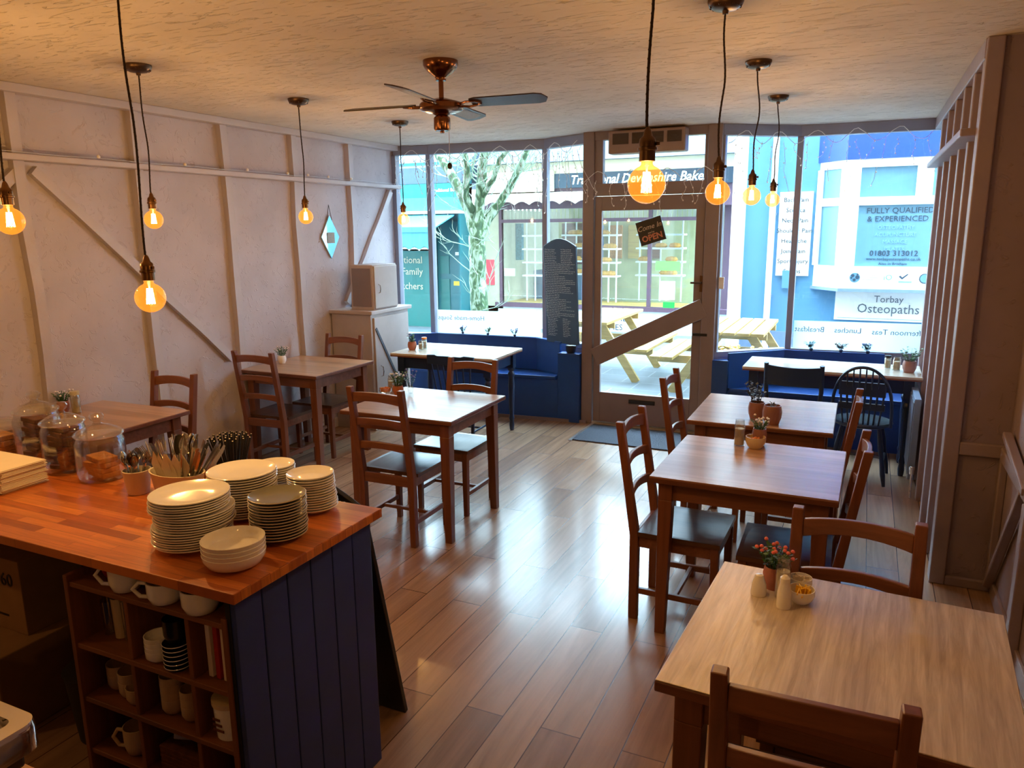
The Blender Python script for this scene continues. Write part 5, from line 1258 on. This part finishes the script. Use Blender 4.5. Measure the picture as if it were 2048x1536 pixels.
p = Vector((xs, .03, 0)); q = Vector((x0, byf + .03, 0)); P(MB().bar(p.lerp(q, .5) + Vector((0, 0, 1.34)), p.lerp(q, .5) + Vector((0, 0, 2.56)), .40, .01, up=(d.y, -d.x, 0)), 'film_pane', M_film)
text('lettering', 'FULLY QUALIFIED', M_darktxt, t, (.33, byf + .035, 2.00), .095); text('lettering', '& EXPERIENCED', M_darktxt, t, (.31, byf + .035, 1.90), .095)
M_faint = plain('faint film lettering', S(116, 168, 200), .5)
for i, w in enumerate(('OSTEOPATHY', 'ACUPUNCTURE', 'MASSAGE', 'PILATES')): text('lettering', w, M_faint, t, (.30, byf + .036, 1.805 - i * .088), .065)
text('lettering', '01803 313012', M_darktxt, t, (.30, byf + .035, 1.475), .095, bold=.001); text('lettering', 'www.torbayosteopaths.co.uk', M_darktxt, t, (.30, byf + .035, 1.42), .052)
text('lettering', 'Also in Brixham', M_darktxt, t, (.30, byf + .035, 1.36), .05)
yf = byf - .004
lg = MB().lathe([(.045, 0), (.062, 0), (.062, .004), (.045, .004)], (0, 0, 0), 24)
def disc(x, z, r, mat, name, r0=0):
    n = 24; o = [(x + r * math.cos(2 * PI * k / n), z + r * math.sin(2 * PI * k / n)) for k in range(n)]
    return MB().prism(o, (0, yf, 0), (1, 0, 0), (0, 0, 1), (0, -.003, 0)).obj(name, mat, t)
disc(-.12, 1.20, .062, M_film, 'emblem'); yf -= .004
disc(-.145, 1.225, .02, M_darktxt, 'emblem'); disc(-.09, 1.205, .024, M_darktxt, 'emblem'); disc(-.125, 1.17, .018, M_darktxt, 'emblem'); disc(-.16, 1.195, .012, M_darktxt, 'emblem'); disc(-.09, 1.24, .012, M_darktxt, 'emblem')
P(MB().box(-.03, .12, yf, yf + .003, 1.225, 1.23).box(-.03, .15, yf, yf + .003, 1.20, 1.205).box(-.03, .10, yf, yf + .003, 1.175, 1.18), 'fine_print', M_faint)
text('lettering', 'iO', M_greentxt, t, (.26, yf, 1.175), .10)
P(MB().prism([(.38, 1.22), (.40, 1.235), (.42, 1.21), (.475, 1.255), (.49, 1.25), (.42, 1.185)], (0, yf, 0), (1, 0, 0), (0, 0, 1), (0, -.003, 0)), 'tick_mark', M_darktxt)
P(MB().box(.38, .53, yf - .003, yf, 1.145, 1.165), 'tick_bar', M_faint)
disc(.67, 1.20, .062, M_darktxt, 'emblem'); yf -= .004; disc(.67, 1.20, .052, M_film, 'emblem')
P(MB().box(-.34, .98, -.05, 0, .62, 1.0), 'name_board', M_white)
M_grey = plain('grey sign lettering', S(90, 100, 110), .5)
text('lettering', 'Torbay', M_grey, t, (.30, -.054, .865), .125, sx=.95); text('lettering', 'Osteopaths', M_grey, t, (.30, -.054, .725), .17, sx=.92)
P(MB().box(-.30, .92, -.054, -.05, .645, .65), 'sign_rule', M_faint)

# ------------------------------------------------------------------ far backdrop: neighbour house seen in the gap
t = thing('terraced_house', 'pale house seen down the gap between the bakery and clinic', 'building', (-3.2, 19, ZG)); ox = 3.2
P(MB().box(-6 + ox, 1.0 + ox, 0, 4, 0, 5.5), 'wall', M_cream2)
for k in range(4): P(MB().box(-4.6 + ox + k * 1.1, -4.0 + ox + k * 1.1, -.03, 0, 2.0, 3.2), 'window', M_rad)
P(MB().prism([(-.4, 5.5), (2, 7.2), (4.4, 5.5)], (-6.2 + ox, 0, 0), (0, 1, 0), (0, 0, 1), (7.4, 0, 0)), 'roof', M_roof)

# ------------------------------------------------------------------ street tree
def at_y(px, py, y): return at(px, py, 'y', y)
TY = 10.6
t = thing('street_tree', 'bare mottled street tree forking outside the left bay', 'tree', (at_y(958, 640, TY).x, TY, ZG))
o0 = Vector(t.location)
def br(pts, rad, n=12):
    ps = [at_y(a, b, TY + dy) - o0 for a, b, dy in pts]; return ps, rad
tr = MB(); tips = []
b0 = o0.x
for pts, rad in (([(962, 720, 0), (960, 640, 0), (956, 560, 0), (955, 500, 0), (952, 455, 0)], [.155, .145, .135, .13, .12]),
                 ([(952, 470, 0), (938, 420, .05), (915, 370, .1), (890, 330, .2), (868, 295, .3), (850, 262, .4)], [.10, .085, .075, .07, .06, .045]),
                 ([(954, 470, 0), (958, 420, 0), (962, 370, -.05), (966, 320, -.1), (972, 280, -.1), (980, 230, -.1)], [.095, .085, .075, .07, .062, .05]),
                 ([(956, 475, 0), (975, 440, .1), (1000, 405, .15), (1025, 365, .2), (1045, 325, .2), (1060, 285, .25), (1075, 240, .3)], [.09, .075, .066, .06, .052, .045, .035]),
                 ([(948, 430, 0), (930, 390, -.2), (935, 340, -.3), (928, 300, -.35), (915, 250, -.4)], [.06, .055, .05, .04, .03]),
                 ([(960, 400, 0), (985, 360, -.2), (1000, 320, -.3), (1030, 280, -.4), (1050, 240, -.4)], [.045, .04, .035, .028, .02])):
    ps, _ = br(pts, rad)
    fine = []; fr_ = []
    for i in range(len(ps) - 1):
        for k in range(4): fine.append(ps[i].lerp(ps[i + 1], k / 4)); fr_.append(rad[i] + (rad[i + 1] - rad[i]) * k / 4)
    fine.append(ps[-1]); fr_.append(rad[-1]); rr = random.Random(len(pts)); fine = [p + Vector((rr.uniform(-.008, .008), rr.uniform(-.008, .008), 0)) for p in fine]
    tr.tube(fine, fr_, 14); tips += fine[len(fine) // 3:]
tr.obj('trunk', M_bark, t)
tw = MB(); rr = random.Random(33)
def twig(p, d, L, r, depth):
    pts = [p]; q = p.copy(); n = 6
    for i in range(n):
        d = (d + Vector((rr.uniform(-.3, .3), rr.uniform(-.3, .3), rr.uniform(-.12, .25)))).normalized(); q = q + d * L / n; pts.append(q.copy())
        if depth and rr.random() < .55: twig(q.copy(), (d + Vector((rr.uniform(-.9, .9), rr.uniform(-.7, .7), rr.uniform(-.4, .5)))).normalized(), L * .55, r * .6, depth - 1)
    tw.tube(pts, [r * (1 - .8 * i / n) for i in range(n + 1)], 4, False)
for k in range(85):
    p = rr.choice(tips); twig(p.copy(), Vector((rr.uniform(-1, 1), rr.uniform(-.8, .8), rr.uniform(-.1, .8))).normalized(), rr.uniform(.5, 1.1), .012, 2)
tw.obj('twigs', plain('pale twig bark', S(140, 160, 140), .8), t)['kind'] = 'stuff'

# ------------------------------------------------------------------ a little street furniture
t = thing('flower_trough', 'yellow and orange flowers in a trough by the picnic table', 'planter', (-1.12, 7.75, ZG))
MB().box(-.30, .30, -.09, .09, 0, .60).obj('trough', M_rad, t, .01)
fm = MB(); rr = random.Random(2)
for k in range(60): fm.lathe([(0, -.012), (.02, 0), (0, .012)], (rr.uniform(-.28, .28), rr.uniform(-.08, .08), .61 + rr.uniform(0, .07)), 6)
fm.obj('flowers', M_yellow, t)['kind'] = 'stuff'
